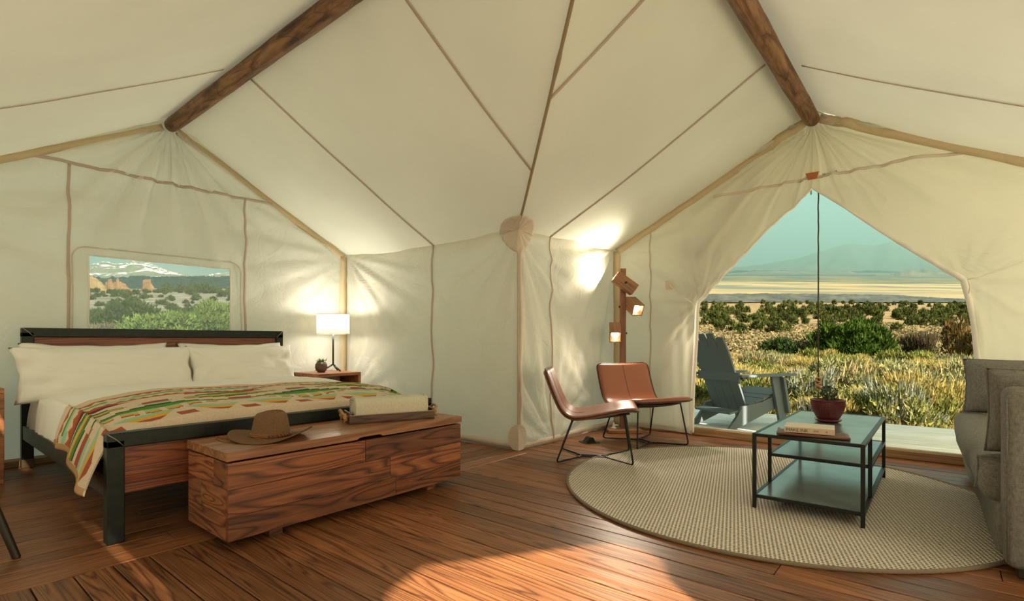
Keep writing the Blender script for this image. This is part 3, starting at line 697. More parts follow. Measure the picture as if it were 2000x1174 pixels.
def cover(s, drop_l, drop_r, x, off, bulge=.03, flare=0, r=.07):
    """cross-section of a cover over the bed: s = 0..1 from left hem over the top to the right hem"""
    Lt = 1.97; tot = drop_l + Lt + drop_r; q = s * tot
    if q < drop_l:
        f = 1 - q / drop_l                   # 0 at edge, 1 at hem
        y = .765 - off - bulge * math.sin(f * PI * .55) - flare * f; z = dome(x, .78) - r * .3 - f * drop_l + .03 * (1 - f)
    elif q > drop_l + Lt:
        f = (q - drop_l - Lt) / drop_r
        y = 2.735 + off + bulge * math.sin(f * PI * .6); z = dome(x, 2.74) - r * .3 - f * drop_r + .03 * (1 - f)
    else:
        f = (q - drop_l) / Lt; y = .765 - off + (1.97 + 2 * off) * f; z = dome(x, y) - r * .3 * (max(0, 1 - min(f, 1 - f) / .05)) + .008
        z += .0
    return y, z + off * .8
def wr(x, y, amp, sc, seed): return amp * (noise.noise((x * sc, y * sc, seed)) + .5 * noise.noise((x * sc * 2.3, y * sc * 2.3, seed + 7)))
duvet = thing('duvet', 'white duvet folded back across the bed below the pillows', 'duvet', (-4.9, 1.745, .56))
def duv(i, j):
    x0, x1 = -5.45, -4.14
    wob = .035 * noise.noise((i * 4, 3, 0))
    x = x0 + (x1 + wob - x0) * j
    y, z = cover(i, .26, .22, x, .012)
    fold = sst(.50, .62, j) * .040 - sst(.95, 1.0, j) * .040
    side = 1 if i < .07 else 0
    return Vector((x + .9 + 0, y - 1.745 - .012 * noise.noise((x * 9, i * 4, 2)) * (1 if i < .115 else 0), z + fold + wr(x, y, .012, 3.2, 2) - .56)) + Vector((4.0, 0, 0)) * 1
mb = MB(); mb.grid(lambda i, j: duv(i, j), 110, 44); mb.build('cover', K['white_linen'], duvet, smooth=True, solid=.012)
duvet.location = (-4.9, 1.745, .56)

blanket = thing('blanket', 'beige wool blanket with green red and yellow arrow pattern on the bed', 'blanket', (-3.8, 1.745, .56))
COL = {'base': (.66, .53, .395), 'green': (.105, .235, .030), 'dark': (.020, .075, .040), 'mint': (.30, .52, .34), 'yel': (.66, .38, .055), 'org': (.40, .115, .035), 'red': (.36, .085, .048), 'mar': (.15, .020, .028)}
def tri(t): t = t - math.floor(t); return 1 - abs(2 * t - 1)
def pattern(v, w):
    """v: metres from the head edge towards the foot, w: metres across the bed"""
    c = 'base'
    def loz(v0, w0, hv, hw, step=.022):          # serrated lozenge, long across the bed
        a = abs(w - w0) / hw
        if a >= 1: return None
        k = math.floor(a * hw / (step * 3.2)) * step * 3.2 / hw
        h = hv * (1 - k)
        return (v - v0) / h if abs(v - v0) < h else None
    # two saw-tooth borders
    for v0, flip in ((.20, 1), (.47, -1)):
        q = (v - v0) * flip
        if 0 <= q < .030: c = 'org'
        elif .030 <= q < .075 and tri(w / .062) > (q - .030) / .045: c = 'org'
    if .295 <= v < .325 and tri(w / .42) > .30: c = 'green'
    if .325 <= v < .36 and tri(w / .42 + .1) > .15: c = 'mint'
    if .36 <= v < .39 and tri(w / .42 + .5) > .55: c = 'mint'
    if .47 <= v < .53: c = 'red' if tri(w / .8 + .3) > .45 else 'base'
    if .515 <= v < .60:
        f = (v - .515) / .085
        if tri(w / .8 + .2) > .40 + .55 * f: c = 'mar'
    # rows of long serrated arrows
    rows = ((.71, 0.1, .105, .30), (.90, .54, .13, .34))
    per = .88
    for n, (v0, sh, hv, hw) in enumerate(rows):
        w0 = sh + per * round((w - sh) / per)
        r = loz(v0, w0, hv, hw)
        if r is not None:
            ww = (w - w0) / hw
            if n % 2 == 0:
                c = 'dark' if r < -.72 else 'green' if r < -.25 else 'base' if r < -.1 and abs(ww) > .5 else 'yel' if r < .28 else 'org' if r < .42 else 'green' if r < .78 else 'dark'
                if -.25 <= r < -.1 and abs(ww) <= .5: c = 'mint'
            else:
                c = 'dark' if r < -.68 else 'green' if r < -.05 else 'mint' if r < .32 else 'yel' if r < .7 else 'red'
                if r > .0 and tri(ww * 3.2) < .28: c = 'base'
        w1 = sh + per * (.5 + round((w - sh) / per - .5))
        r = loz(v0 + .005, w1, hv * .42, hw * .30)
        if r is not None and c == 'base': c = 'red' if r < .2 else 'mint'
    if 1.02 <= v < 1.24:
        f = (v - 1.02) / .22
        if tri(w / .34 + .2) > f * .75 + .12: c = ('mint' if f < .3 else 'yel' if f < .62 else 'red')
        elif tri(w / .34 + .7) > .72 and f > .5: c = 'red'
    return COL[c]
def bla(i, j):
    x0, x1 = -4.24, -3.215
    jj = j; j = min(1, j / .88); tuck = max(0, (jj - .88) / .12)
    x = x0 + .03 * noise.noise((i * 5, 1, 0)) * (1 - j) + (x1 - x0) * j + .012 * math.sin(min(1, tuck * 3) * PI / 2)
    fl = .03 + .05 * sst(.3, 1, j)
    y, z = cover(i, .20 + .05 * sst(.25, .9, j), .20, x, .022, bulge=.035, flare=fl)
    tuck *= sst(.10, .16, i); z -= tuck * .18 + .065 * sst(.45, 1, j)
    ed = 1 if .14 < i < .9 else 0
    z += wr(x, y, .010, 3.4, 12) + .012 * sst(0, .05, j) + .018 * math.sin(j * 7 + 1.4) * math.sin(i * 5)*.6
    if i < .115: y -= .012 * math.sin(x * 17 + 1) * (1 - i / .115)
    return Vector((x + 3.8, y - 1.745, z - .56))
NU, NV = 420, 300
mb = MB(); V = mb.grid(bla, NU, NV)
o = mb.build('woven_cloth', K['blanket'], blanket, smooth=True, normals=False)
me = o.data; ca = me.color_attributes.new('Col', 'BYTE_COLOR', 'CORNER')
fl = [0.0] * (len(me.loops) * 4)
tot = .20 + .07 + 1.97 + .20
for i in range(NU):
    w = (i + .5) / NU * 2.42
    for j in range(NV):
        v = (j + .5) / NV * 1.46
        c = pattern(v, w); k = .93 + .14 * random.random()
        rgba = [c[0] * k, c[1] * k, c[2] * k, 1.0]
        base = (i * NV + j) * 16
        fl[base:base + 16] = rgba * 4
ca.data.foreach_set('color', fl)
o.modifiers.new('thickness', 'SOLIDIFY').thickness = .006
mb = MB(); mb.grid(lambda i, j: bla(i * .012, j) + Vector((-.004, -.004, -.002)), 3, 120); mb.build('hem_binding', K['blanket_hem'], blanket, smooth=True, solid=.010)

def pillow(label, loc, w, h, t, lean, rz=0, seed=0, group='white bed pillows', flange=.0, sag=.02):
    o = thing('pillow', label, 'pillow', loc, 0, group); o.rotation_euler = (0, -lean, rz)
    mb = MB(); n, m = 44, 30
    def f(i, j, s):
        a, b = i * 2 - 1, j * 2 - 1
        prof = max(0, (1 - abs(a) ** 2.6)) ** .55 * max(0, (1 - abs(b) ** 2.6)) ** .5
        cy = a * w / 2 * (1 - .05 * (1 - abs(a)) * 0) * (1 - .045 * (1 - b * b) * abs(a) ** 3 + .03 * abs(a * b))
        cz = b * h / 2 * (1 - .06 * (1 - a * a) * (abs(b) ** 3) * 0 + .05 * abs(a * b) ** 2) - sag * math.cos(a * PI / 2) * (1 if b > 0 else 0) * b
        cren = .030 * noise.noise((a * 2.2 + seed, b * 2.2, s * 3 + seed)) + .018 * noise.noise((a * 6 + seed, b * 6, s * 3)) * (1 if True else 0)
        edge = math.sin(b * 9 + seed) * .014 * abs(a) ** 4
        for ca_, cb_ in ((1, 1), (1, -1), (-1, 1), (-1, -1)):
            th = math.atan2(cb_ - b, (ca_ - a) * w / h); rr_ = math.hypot(cb_ - b, (ca_ - a) * w / h); cren += .030 * rr_ / .6 * math.exp(1 - rr_ / .6) * math.sin(9 * th + seed + ca_) * .7
        return Vector((s * (t / 2 * prof + cren * prof) + edge, cy, cz + h / 2 + .012 * noise.noise((a * 3 + seed, 1, 0)) * abs(b)))
    for s in (1, -1): mb.grid(lambda i, j, s=s: f(i, j, s), n, m)
    bmesh.ops.remove_doubles(mb.bm, verts=mb.bm.verts, dist=.0015)
    mb.build('cushion', K['white_linen'], o, smooth=True); return o
pillow('white pillow leaning behind the wide front pillow at left', (-5.41, 1.18, .56), .98, .425, .17, math.radians(14), 0, 3)
pillow('white pillow behind the front pillow at right of bed', (-5.41, 2.26, .56), .96, .425, .17, math.radians(14), 0, 8)
pillow('wide white front pillow with open creased end near the left post', (-5.17, 1.225, .545), 1.20, .43, .22, math.radians(22), .06, 15)
pillow('white front pillow nearest the bedside lamp', (-5.20, 2.285, .545), .98, .43, .22, math.radians(22), 0, 22)

# ------------------------------------------------------------------ nightstands, lamp, little pot
def nightstand(label, x, y0, y1, z):
    o = thing('nightstand', label, 'nightstand', (x, (y0 + y1) / 2, 0)); w = y1 - y0; D = .52; t = .035
    def p(name, c, d):
        mb = MB(); mb.box((0, 0, 0), d, .003); q = mb.build(name, K['nightstand'], o); q.location = c
    p('top', (-D / 2, 0, z - t / 2), (D, w, t))
    for s in (-1, 1): p('side_panel', (-D / 2, s * (w / 2 - t / 2), (z - t) / 2), (D, t, z - t))
    p('shelf', (-D / 2, 0, z - .20), (D - .02, w - 2 * t, .022)); p('shelf', (-D / 2, 0, .12), (D - .02, w - 2 * t, .025))
    p('divider', (-D / 2 - .05, w * .10, z - t - .078), (D - .12, .018, .155)); p('back_board', (-D + .01, w * .28, z - .12), (.016, w * .36, .16))
    return o
nightstand('brown wooden open nightstand carrying the lamp and small pot', -5.05, 2.93, 3.45, .645)
nightstand('brown wooden nightstand cut by left edge of picture', -5.04, .02, .55, .665)
NZ = .645
lamp = thing('table_lamp', 'lit table lamp with white drum shade on thin tripod base', 'lamp', (-5.35, 3.285, NZ))
mb = MB(); mb.tube([(0, 0, .075), (0, 0, .56)], .0105, 12); mb.build('stem', K['chrome'], lamp, smooth=True)
for a in (-1.9, .1, 2.2):
    mb = MB(); d = Vector((math.cos(a), math.sin(a), 0)); mb.tube([Vector((0, 0, .085)), d * .055 + Vector((0, 0, .05)), d * .125 + Vector((0, 0, .011))], .0095, 10); mb.build('leg', K['chrome'], lamp, smooth=True)
mb = MB(); mb.lathe([(.178, .432), (.176, .654)], 48, cap0=False, cap1=False); mb.build('shade', K['shade'], lamp, smooth=True, solid=.003)
for z in (.432, .654):
    mb = MB(); mb.tube([(.178 * math.cos(2 * PI * k / 40), .178 * math.sin(2 * PI * k / 40), z) for k in range(40)], .0028, 6, closed=True)
    mb.build('shade_rim', plain('shade_rim', (.5, .44, .36, 1), .6), lamp, smooth=True)
mb = MB(); mb.lathe([(.004, .485), (.02, .50), (.032, .535), (.026, .57), (.012, .59), (.004, .593)], 16); mb.build('bulb', K['bulb_shade'], lamp, smooth=True)
mb = MB(); mb.tube([(0, 0, .60), (0, .174, .648)], .002, 5); mb.tube([(0, 0, .60), (.15, -.087, .648)], .002, 5); mb.tube([(0, 0, .60), (-.15, -.087, .648)], .002, 5); mb.build('spider', K['chrome'], lamp)
mb = MB(); mb.tube(fillet([(-.09, .05, .012), (-.10, -.1, .010), (-.19, -.12, .01), (-.24, -.10, -.02), (-.20, -.12, -.12), (-.1, -.16, -.16), (.02, -.22, -.13)], .05), .0022, 5); mb.build('power_cord', K['cord_dark'], lamp, smooth=True)
ld = bpy.data.lights.new('lamp_light', 'POINT'); ld.energy = 12; ld.color = (1, .92, .80); ld.shadow_soft_size = .04; lo = new_obj('lamp_light', ld, lamp); lo.location = (0, 0, .64)
ld = bpy.data.lights.new('lamp_light', 'POINT'); ld.energy = 8; ld.color = (1, .92, .80); ld.shadow_soft_size = .04; lo = new_obj('lamp_light', ld, lamp); lo.location = (0, 0, .46)

def leaf_plant(name, parent, n, r, h, lw, ll, z0, cols, seed, mat='succulent', spread=1.0):
    rnd = random.Random(seed); mb = MB(); cl = []
    for k in range(n):
        a = rnd.uniform(0, 2 * PI); e = rnd.uniform(.15, 1.4); base = Vector((rnd.gauss(0, r * .45), rnd.gauss(0, r * .45), z0 + rnd.uniform(0, h)))
        d = Vector((math.cos(a) * math.cos(e) * spread, math.sin(a) * math.cos(e) * spread, math.sin(e))).normalized(); s = d.cross(Vector((0, 0, 1)))
        s = s.normalized() if s.length > .01 else Vector((1, 0, 0)); l = ll * rnd.uniform(.6, 1.2); w = lw * rnd.uniform(.7, 1.2); up = s.cross(d)
        p = [base, base + d * l * .5 + s * w / 2, base + d * l, base + d * l * .5 - s * w / 2, base + d * l * .5 + up * w * .3]
        v = [mb.bm.verts.new(q) for q in p]; c = rnd.choice(cols); kk = rnd.uniform(.7, 1.3)
        for f in ((0, 1, 4), (1, 2, 4), (2, 3, 4), (3, 0, 4)): mb.bm.faces.new([v[q] for q in f]); cl.append([c[0] * kk, c[1] * kk, c[2] * kk, 1])
    o = mb.build(name, K[mat], parent, normals=False); ca = o.data.color_attributes.new('Col', 'FLOAT_COLOR', 'CORNER')
    flat = []
    for p in o.data.polygons:
        for _ in p.loop_indices: flat += cl[p.index]
    ca.data.foreach_set('color', flat); return o
pot = thing('succulent_pot', 'small brown globe pot with green succulent by the table lamp', 'potted plant', (-5.33, 3.125, NZ))
mb = MB(); mb.lathe([(.001, .0), (.035, .0), (.056, .022), (.066, .055), (.062, .09), (.048, .112), (.044, .112), (.055, .09), (.04, .1), (.001, .1)], 28, cap0=False, cap1=False); mb.build('pot', K['planter'], pot, smooth=True)
leaf_plant('leaves', pot, 90, .05, .015, .012, .05, .10, [(.10, .20, .04), (.07, .15, .03), (.17, .26, .08)], 3)

# ------------------------------------------------------------------ chest with hat, tray and towel
CX0, CX1, CY0, CY1, CZ0, CZ1 = -3.085, -2.59, 1.04, 2.58, .045, .47
chest = thing('blanket_chest', 'long low chest of mixed brown boards at foot of bed', 'chest', ((CX0 + CX1) / 2, (CY0 + CY1) / 2, 0)); cc = chest.location
def cb(name, x0, x1, y0, y1, z0, z1, mat, bev=.0015, parent=chest):
    mb = MB(); mb.box((0, 0, 0), (x1 - x0, y1 - y0, z1 - z0), bev); o = mb.build(name, mat, parent); o.location = Vector(((x0 + x1) / 2, (y0 + y1) / 2, (z0 + z1) / 2)) - cc; return o
z3 = [CZ0, CZ0 + .115, CZ0 + .245, CZ1 - .052]
for k, cuts in enumerate(([CY0, 2.02, CY1], [CY0, 1.98, CY1], [CY0, 1.80, CY1])):
    for a, b in zip(cuts, cuts[1:]): cb('front_board', CX1 - .024 + random.uniform(-.0006, .0006), CX1 + random.uniform(-.0006, .0006), a + .001, b - .001, z3[k] + .001, z3[k + 1] - .001, K['chest'])
for k, cuts in enumerate(([CX0, CX1 - .025], [CX0, CX0 + .17, CX1 - .025], [CX0, CX0 + .33, CX1 - .025])):
    for yy in (CY0, CY1 - .024):
        for a, b in zip(cuts, cuts[1:]): cb('end_board', a + .0006, b - .0006, yy, yy + .024, z3[k] + .0006, z3[k + 1] - .0006, K['chest_side'])
cb('back_panel', CX0, CX0 + .02, CY0 + .025, CY1 - .025, CZ0, CZ1 - .052, K['chest']); cb('bottom_panel', CX0 + .02, CX1 - .025, CY0 + .025, CY1 - .025, CZ0, CZ0 + .02, K['chest'])
lw = (CX1 - CX0 + .01) / 6; lidE = new_obj('lid', None, chest)
for k in range(6):
    a = CX0 - .005 + k * lw; y1 = CY1 + .006
    if k < 5: cb('lid_board', a + .0004, a + lw - .0004, CY0 - .006, y1, CZ1 - .042, CZ1, K['lid'], .001, lidE)
    else:
        poly = [(CY0 - .006, CZ1 - .042), (1.74, CZ1 - .042), (1.76, CZ1 - .030), (1.90, CZ1 - .030), (1.92, CZ1 - .042), (y1, CZ1 - .042), (y1, CZ1), (CY0 - .006, CZ1)]
        mb = MB(); yc, zc = (CY0 + y1) / 2, CZ1 - .02; mb.prism([(p[0] - yc, p[1] - zc) for p in poly], lw - .0008, 'x', (0, 0, 0)); o = mb.build('lid_board', K['lid'], lidE); o.location = Vector((a + lw / 2, yc, zc)) - cc
for yy in (CY0 + .22, CY1 - .26):
    for xx in (CX0 + .06, CX1 - .12): cb('foot', xx, xx + .07, yy, yy + .07, 0, CZ0 + .001, K['chest'])

hat = thing('cowboy_hat', 'brown felt wide brimmed hat lying on the chest lid', 'hat', (-2.80, 1.345, CZ1), math.atan2(.637, .772))
def hat_xy(a, r): return Vector((math.cos(a) * r * 1.0, math.sin(a) * r * .84, 0))
mb = MB()
def brim(i, j):
    a = 2 * PI * i; r = .098 + (.215 - .098) * j; p = hat_xy(a, r); lift = (abs(math.cos(a)) ** 2.2) * (.052 if math.cos(a) > 0 else .030) * j ** 1.6
    return p + Vector((0, 0, .012 + lift - .010 * j * abs(math.sin(a))))
mb.grid(brim, 72, 10, closed_u=True); mb.build('brim', K['felt'], hat, smooth=True, solid=.004)
mb = MB()
def crown(i, j):
    a = 2 * PI * i; H = .132
    if j < .7:
        q = j / .7; r = .101 - .020 * q ** 1.6 - .010 * max(0, q - .8) / .2 * max(0, q - .8) / .2; z = .012 + H * q * (.97 + .03 * math.cos(a)); sh = 1 - .10 * q * abs(math.sin(a)); p = hat_xy(a, r * sh); return p + Vector((0, 0, z))
    q = (j - .7) / .3; r = (.071 * (1 - .10 * abs(math.sin(a)))) * (1 - q); p = hat_xy(a, r)
    crease = -.030 * math.exp(-(p.y / .020) ** 2) * min(1, q * 2.5) + .010 * math.sin(min(1, q * 2) * PI)
    return p + Vector((0, 0, .012 + H * (.97 + .03 * math.cos(a)) + crease))
mb.grid(crown, 72, 40, closed_u=True); bmesh.ops.remove_doubles(mb.bm, verts=mb.bm.verts, dist=.0008)
mb.build('crown', K['felt'], hat, smooth=True)
mb = MB(); mb.tube([hat_xy(2 * PI * k / 48, .1015) + Vector((0, 0, .022)) for k in range(48)], .0045, 6, closed=True); mb.tube([hat_xy(2 * PI * k / 48, .101) + Vector((0, 0, .030)) for k in range(48)], .0030, 6, closed=True)
for k in range(7): p = hat_xy(-1.25 + k * .2, .104); mb.tube([p + Vector((-.008, 0, .018)), p + Vector((0, -.004, .034)), p + Vector((.009, 0, .020))], .0036, 6)
mb.build('hat_band', K['leather_cord'], hat, smooth=True)
mb = MB(); mb.tube(fillet([(-.14, -.10, .010), (-.19, -.12, .004), (-.25, -.06, .004), (-.30, .00, .004), (-.27, .03, .004), (-.2, .02, .006), (-.14, .0, .012)], .03), .0034, 6); mb.tube(fillet([(-.17, -.07, .008), (-.24, -.02, .009), (-.285, -.01, .008), (-.24, .0, .008), (-.18, -.02, .010)], .02), .0034, 6); mb.tube(fillet([(-.04, -.085, .016), (0, -.10, .014), (.035, -.125, .012)], .02), .003, 6)
mb.build('chin_cord', K['leather_cord'], hat, smooth=True)

tray = thing('serving_tray', 'narrow dark wooden tray with rope handles on the chest', 'tray', (-2.845, 2.165, CZ1), math.radians(68)); TL, TD, TH = .56, .20, .052
def tp(name, c, d, mat=K['traywood']):
    mb = MB(); mb.box((0, 0, 0), d, .002); o = mb.build(name, mat, tray); o.location = c
tp('base', (0, 0, .006), (TL, TD, .012))
for s in (-1, 1): tp('long_side', (0, s * (TD / 2 - .006), TH / 2 + .002), (TL, .012, TH)); tp('short_side', (s * (TL / 2 - .006), 0, TH / 2 + .012), (.012, TD - .024, TH + .018))
for s in (-1, 1): tp('rim', (0, s * (TD / 2 - .006), TH + .0035), (TL, .012, .003), K['trayrim'])
for s in (-1, 1):
    mb = MB(); x = s * (TL / 2 + .006); mb.tube(fillet([(x - s * .02, -.055, .045), (x + s * .015, -.055, .050), (x + s * .03, -.045, .075), (x + s * .03, .0, .085), (x + s * .03, .045, .075), (x + s * .015, .055, .050), (x - s * .02, .055, .045)], .02), .009, 8)
    for yy in (-.06, .06): mb.tube([(x + s * .008, yy - .01, .02), (x + s * .014, yy, .046), (x + s * .01, yy + .01, .066)], [.010, .015, .010], 8); mb.tube([(x + s * .01, yy, .04), (x + s * .022, yy - .012, .012)], [.008, .003], 6)
    mb.build('rope_handle', K['rope'], tray, smooth=True)
towel = thing('rolled_towel', 'cream cotton throw folded into a thick roll on the tray', 'towel', (-2.845, 2.165, CZ1 + .013), math.radians(68))
mb = MB()
def twl(i, j):
    a = 2 * PI * i; x = (j - .5) * .46; c, s_ = math.cos(a), math.sin(a)
    y = .082 * math.copysign(abs(c) ** .55, c); z = .072 * math.copysign(abs(s_) ** .6, s_) + .074
    return Vector((x, y + .003 * noise.noise((x * 12, a, 0)), z + .004 * noise.noise((x * 8, a * 2, 3)) * (1 if s_ > 0 else 0)))
mb.grid(twl, 56, 24, closed_u=True); mb.build('outer_wrap', K['towel'], towel, smooth=True)
for s in (-1, 1):
    mb = MB()
    for k in range(5):
        q = 1 - k * .19; pts = []
        for i in range(40):
            a = 2 * PI * i / 40; c, s_ = math.cos(a), math.sin(a); pts.append((s * (.232 + .003 * k), .080 * q * math.copysign(abs(c) ** .55, c), .072 * q * math.copysign(abs(s_) ** .6, s_) + .074))
        mb.tube(pts, .0062, 6, closed=True)
    mb.box((s * .228, 0, .074), (.006, .145, .13), .02)
    mb.build('folded_end', K['towel'], towel, smooth=True)

stool = thing('stool', 'dark tapered stool leg at the left picture edge', 'stool', (-3.463, .24, 0))
top = Vector((0, 0, .45)); cr, cf = Vector((.772, .637, 0)), Vector((-.635, .771, 0))
for a in (0, 120, 240):
    d = cr * math.cos(math.radians(a)) + cf * math.sin(math.radians(a)); mb = MB(); mb.tube([d * .248 + Vector((0, 0, .0)), d * .247 + Vector((0, 0, .004)), d * .10 - cr * .045 + Vector((0, 0, .44))], [.015, .016, .020], 12); mb.build('leg', K['stool'], stool, smooth=True, angle=40)
mb = MB(); mb.lathe([(.001, .43), (.115, .43), (.127, .44), (.13, .46), (.12, .47), (.001, .462)], 36, cap0=False, cap1=False); o = mb.build('seat', K['stool'], stool, smooth=True); o.location = cr * -.05

# ------------------------------------------------------------------ rug
RGX, RGY, RGR = -.94, 3.815, 1.315
rug = thing('round_rug', 'round beige woven jute rug under the coffee table', 'rug', (RGX, RGY, 0))
mb = MB(); mb.lathe([(.001, .001), (RGR, .001), (RGR, .011), (.001, .013)], 128, cap0=False, cap1=False); o = mb.build('woven_field', K['rug'], rug, smooth=True, angle=40)
mb = MB(); mb.tube([((RGR) * math.cos(2 * PI * k / 160), (RGR) * math.sin(2 * PI * k / 160), .009) for k in range(160)], .0105, 8, closed=True); mb.build('braided_edge', plain('rug_edge', (.22, .165, .11, 1), .95, bump=.6, bscale=150), rug, smooth=True)

# ------------------------------------------------------------------ lounge chairs
def lounge(label, x, y, ang, z=0):
    o = thing('lounge_chair', label, 'chair', (x, y, z), ang, 'brown leather lounge chairs')
    W2 = .315
    prof = [(.37, .435), (.33, .450), (.24, .445), (.10, .415), (-.04, .385), (-.14, .375), (-.20, .395), (-.245, .445), (-.285, .53), (-.325, .63), (-.365, .74), (-.375, .765)]
    pp = fillet([(a, 0, b) for a, b in prof], .10, 5)
    cum = [0]
    for a, b in zip(pp, pp[1:]): cum.append(cum[-1] + (b - a).length)
    def centre(q):
        d = q * cum[-1]
        for k in range(len(pp) - 1):
            if d <= cum[k + 1] + 1e-9:
                f = (d - cum[k]) / max(1e-9, cum[k + 1] - cum[k]); return pp[k].lerp(pp[k + 1], f)
        return pp[-1]
    def shell(i, j, s):
        p = centre(j); t = (centre(min(1, j + .01)) - centre(max(0, j - .01))).normalized(); n = Vector((t.z, 0, -t.x))      # points to the sitter
        if n.z < 0 and abs(n.z) > abs(n.x): n = -n
        n = Vector((-t.z, 0, t.x)) * -1
        a = i * 2 - 1
        bw = 1.0 if j < .5 else 1.0 - .02 * (j - .5)
        corner = min(j, 1 - j) * cum[-1]; rr = .055; shr = 0
        if corner < rr: shr = rr - math.sqrt(max(0, rr * rr - (rr - corner) ** 2))
        yy = a * (W2 * bw - shr); dish = .020 * (1 - a * a) * (1 if j > .2 else j / .2) 
        edge = max(0, 1 - abs(a) ** 8) ** .5 * max(0, min(1, corner / .02)) ** .5
        return p + Vector((0, yy, 0)) - n * dish * -1 * -1 + n * s * .024 * edge
    mb = MB()
    for s in (1, -1): mb.grid(lambda i, j, s=s: shell(i, j, s), 28, 70)
    bmesh.ops.remove_doubles(mb.bm, verts=mb.bm.verts, dist=.0012); mb.build('shell', K['leather'], o, smooth=True)
    pts = [shell(1, j / 60, 0) for j in range(61)] + [shell(1 - i / 24, 1, 0) for i in range(1, 25)] + [shell(0, 1 - j / 60, 0) for j in range(1, 61)] + [shell(i / 24, 0, 0) for i in range(1, 24)]
    mb = MB(); mb.tube(pts, .0055, 6, closed=True); mb.build('welt', K['leather_dark'], o, smooth=True)
    mb = MB(); mb.tube([shell(.5, .45 + .55 * j / 40, 1) + Vector((.0, 0, .0)) for j in range(41)], .0022, 5); mb.build('back_seam', K['leather_dark'], o, smooth=True)
    mb = MB(); mb.grid(lambda i, j: Vector((-.17 + .47 * j, (i - .5) * .44, .362 + .062 * j ** 1.4 - .01 - .02 * math.sin(i * PI))), 8, 8); mb.build('seat_sling', K['leather_dark'], o, smooth=True, solid=.02)
    r = .0075
    for s in (-1, 1):       # side loop: top rail under seat, front leg, floor bend into the centre bar, rear leg
        pts = [(.29, s * .24, .415), (-.16, s * .24, .355)]
        loop = fillet([(-.10, s * .215, .37), (-.15, s * .235, .36), (-.285, s * .285, .012), (-.12, s * .06, .012)], .035) 
        mb = MB(); mb.tube(loop, r, 8); mb.build('rear_leg', K['blackmetal'], o, smooth=True)
        loop = fillet([(.20, s * .215, .40), (.265, s * .235, .415), (.325, s * .285, .012), (.13, s * .06, .012)], .035)
        mb = MB(); mb.tube(loop, r, 8); mb.build('front_leg', K['blackmetal'], o, smooth=True)
        mb = MB(); mb.tube([(.26, s * .225, .412), (-.14, s * .225, .358)], r, 8); mb.build('seat_rail', K['blackmetal'], o, smooth=True)
    mb = MB()
    mb.tube(fillet([(-.13, .062, .012), (-.10, .03, .012), (.11, .03, .012), (.14, .062, .012)], .02), r, 8); mb.tube(fillet([(-.13, -.062, .012), (-.10, -.03, .012), (.11, -.03, .012), (.14, -.062, .012)], .02), r, 8)
    mb.tube([(-.10, -.03, .012), (-.10, .03, .012)], r, 8); mb.tube([(.11, -.03, .012), (.11, .03, .012)], r, 8); mb.build('stretcher', K['blackmetal'], o, smooth=True)
    return o
lounge('brown leather wire-legged chair nearest the tent corner, seen side on', -2.295, 3.865, math.radians(30))
lounge('brown leather wire-legged chair in front of the wooden floor lamp', -2.26, 4.77, math.radians(-30))

# ------------------------------------------------------------------ floor lamp with three wooden box heads
fl_ = thing('floor_lamp', 'tall wooden post floor lamp with three tilting box shades', 'floor lamp', (-2.70, 5.20, 0), math.atan2(.637, .772))   # local x = camera right, local y = away
mb = MB(); mb.box((0, 0, 0), (.37, .30, .035), .004); o = mb.build('base', K['lampbase'], fl_); o.location = (0, 0, .0185)
mb = MB(); mb.box((0, 0, 0), (.062, .042, 1.755), .003); o = mb.build('post', K['lampwood'], fl_); o.location = (0, 0, .036 + .8775)
def head(c, yaw, pitch, L=.26, w=.125):
    """square wooden tube, closed at the back, open at +x"""
    e = new_obj('lamp_head', None, fl_); e.location = c; e.rotation_euler = (0, pitch, yaw); t = .010
    for (p, d) in (((0, 0, w / 2 - t / 2), (L, w, t)), ((0, 0, -w / 2 + t / 2), (L, w, t)), ((0, w / 2 - t / 2, 0), (L, t, w - 2 * t)), ((0, -w / 2 + t / 2, 0), (L, t, w - 2 * t)), ((-L / 2 + t / 2, 0, 0), (t, w - 2 * t, w - 2 * t))):
        mb = MB(); mb.box((0, 0, 0), d, .0015); o = mb.build('panel', K['lampbase'], e); o.location = p
    mb = MB(); mb.lathe([(.002, -.02), (.016, -.018), (.034, .0), (.042, .03), (.036, .058), (.018, .074), (.002, .077)], 16); o = mb.build('bulb', K['bulb'], e, smooth=True); o.rotation_euler = (0, PI / 2, 0); o.location = (.02, 0, 0)
    l = bpy.data.lights.new('head_light', 'SPOT'); l.energy = 30; l.color = (1, .86, .66); l.spot_size = math.radians(150); l.spot_blend = .6; l.shadow_soft_size = .03
    q = new_obj('head_light', l, e); q.location = (.104, 0, 0); q.rotation_euler = (0, -PI / 2, 0); return e
head((0.0, -.087, 1.62), math.radians(180), math.radians(-36) , .26)
head((.105, -.06, 1.375), math.radians(-75), math.radians(28), .22)
head((-.098, -.06, 1.09), math.radians(-100), math.radians(28), .24)
for (p, q) in (((0, -.024, 1.62), (0, -.165, 1.62)), ((-.045, 0, 1.37), (.06, 0, 1.37)), ((.045, 0, 1.08), (-.06, 0, 1.08))):
    mb = MB(); mb.tube([p, q], .012, 12); mb.build('pivot_knob', K['blackmetal'], fl_, smooth=True, angle=40)
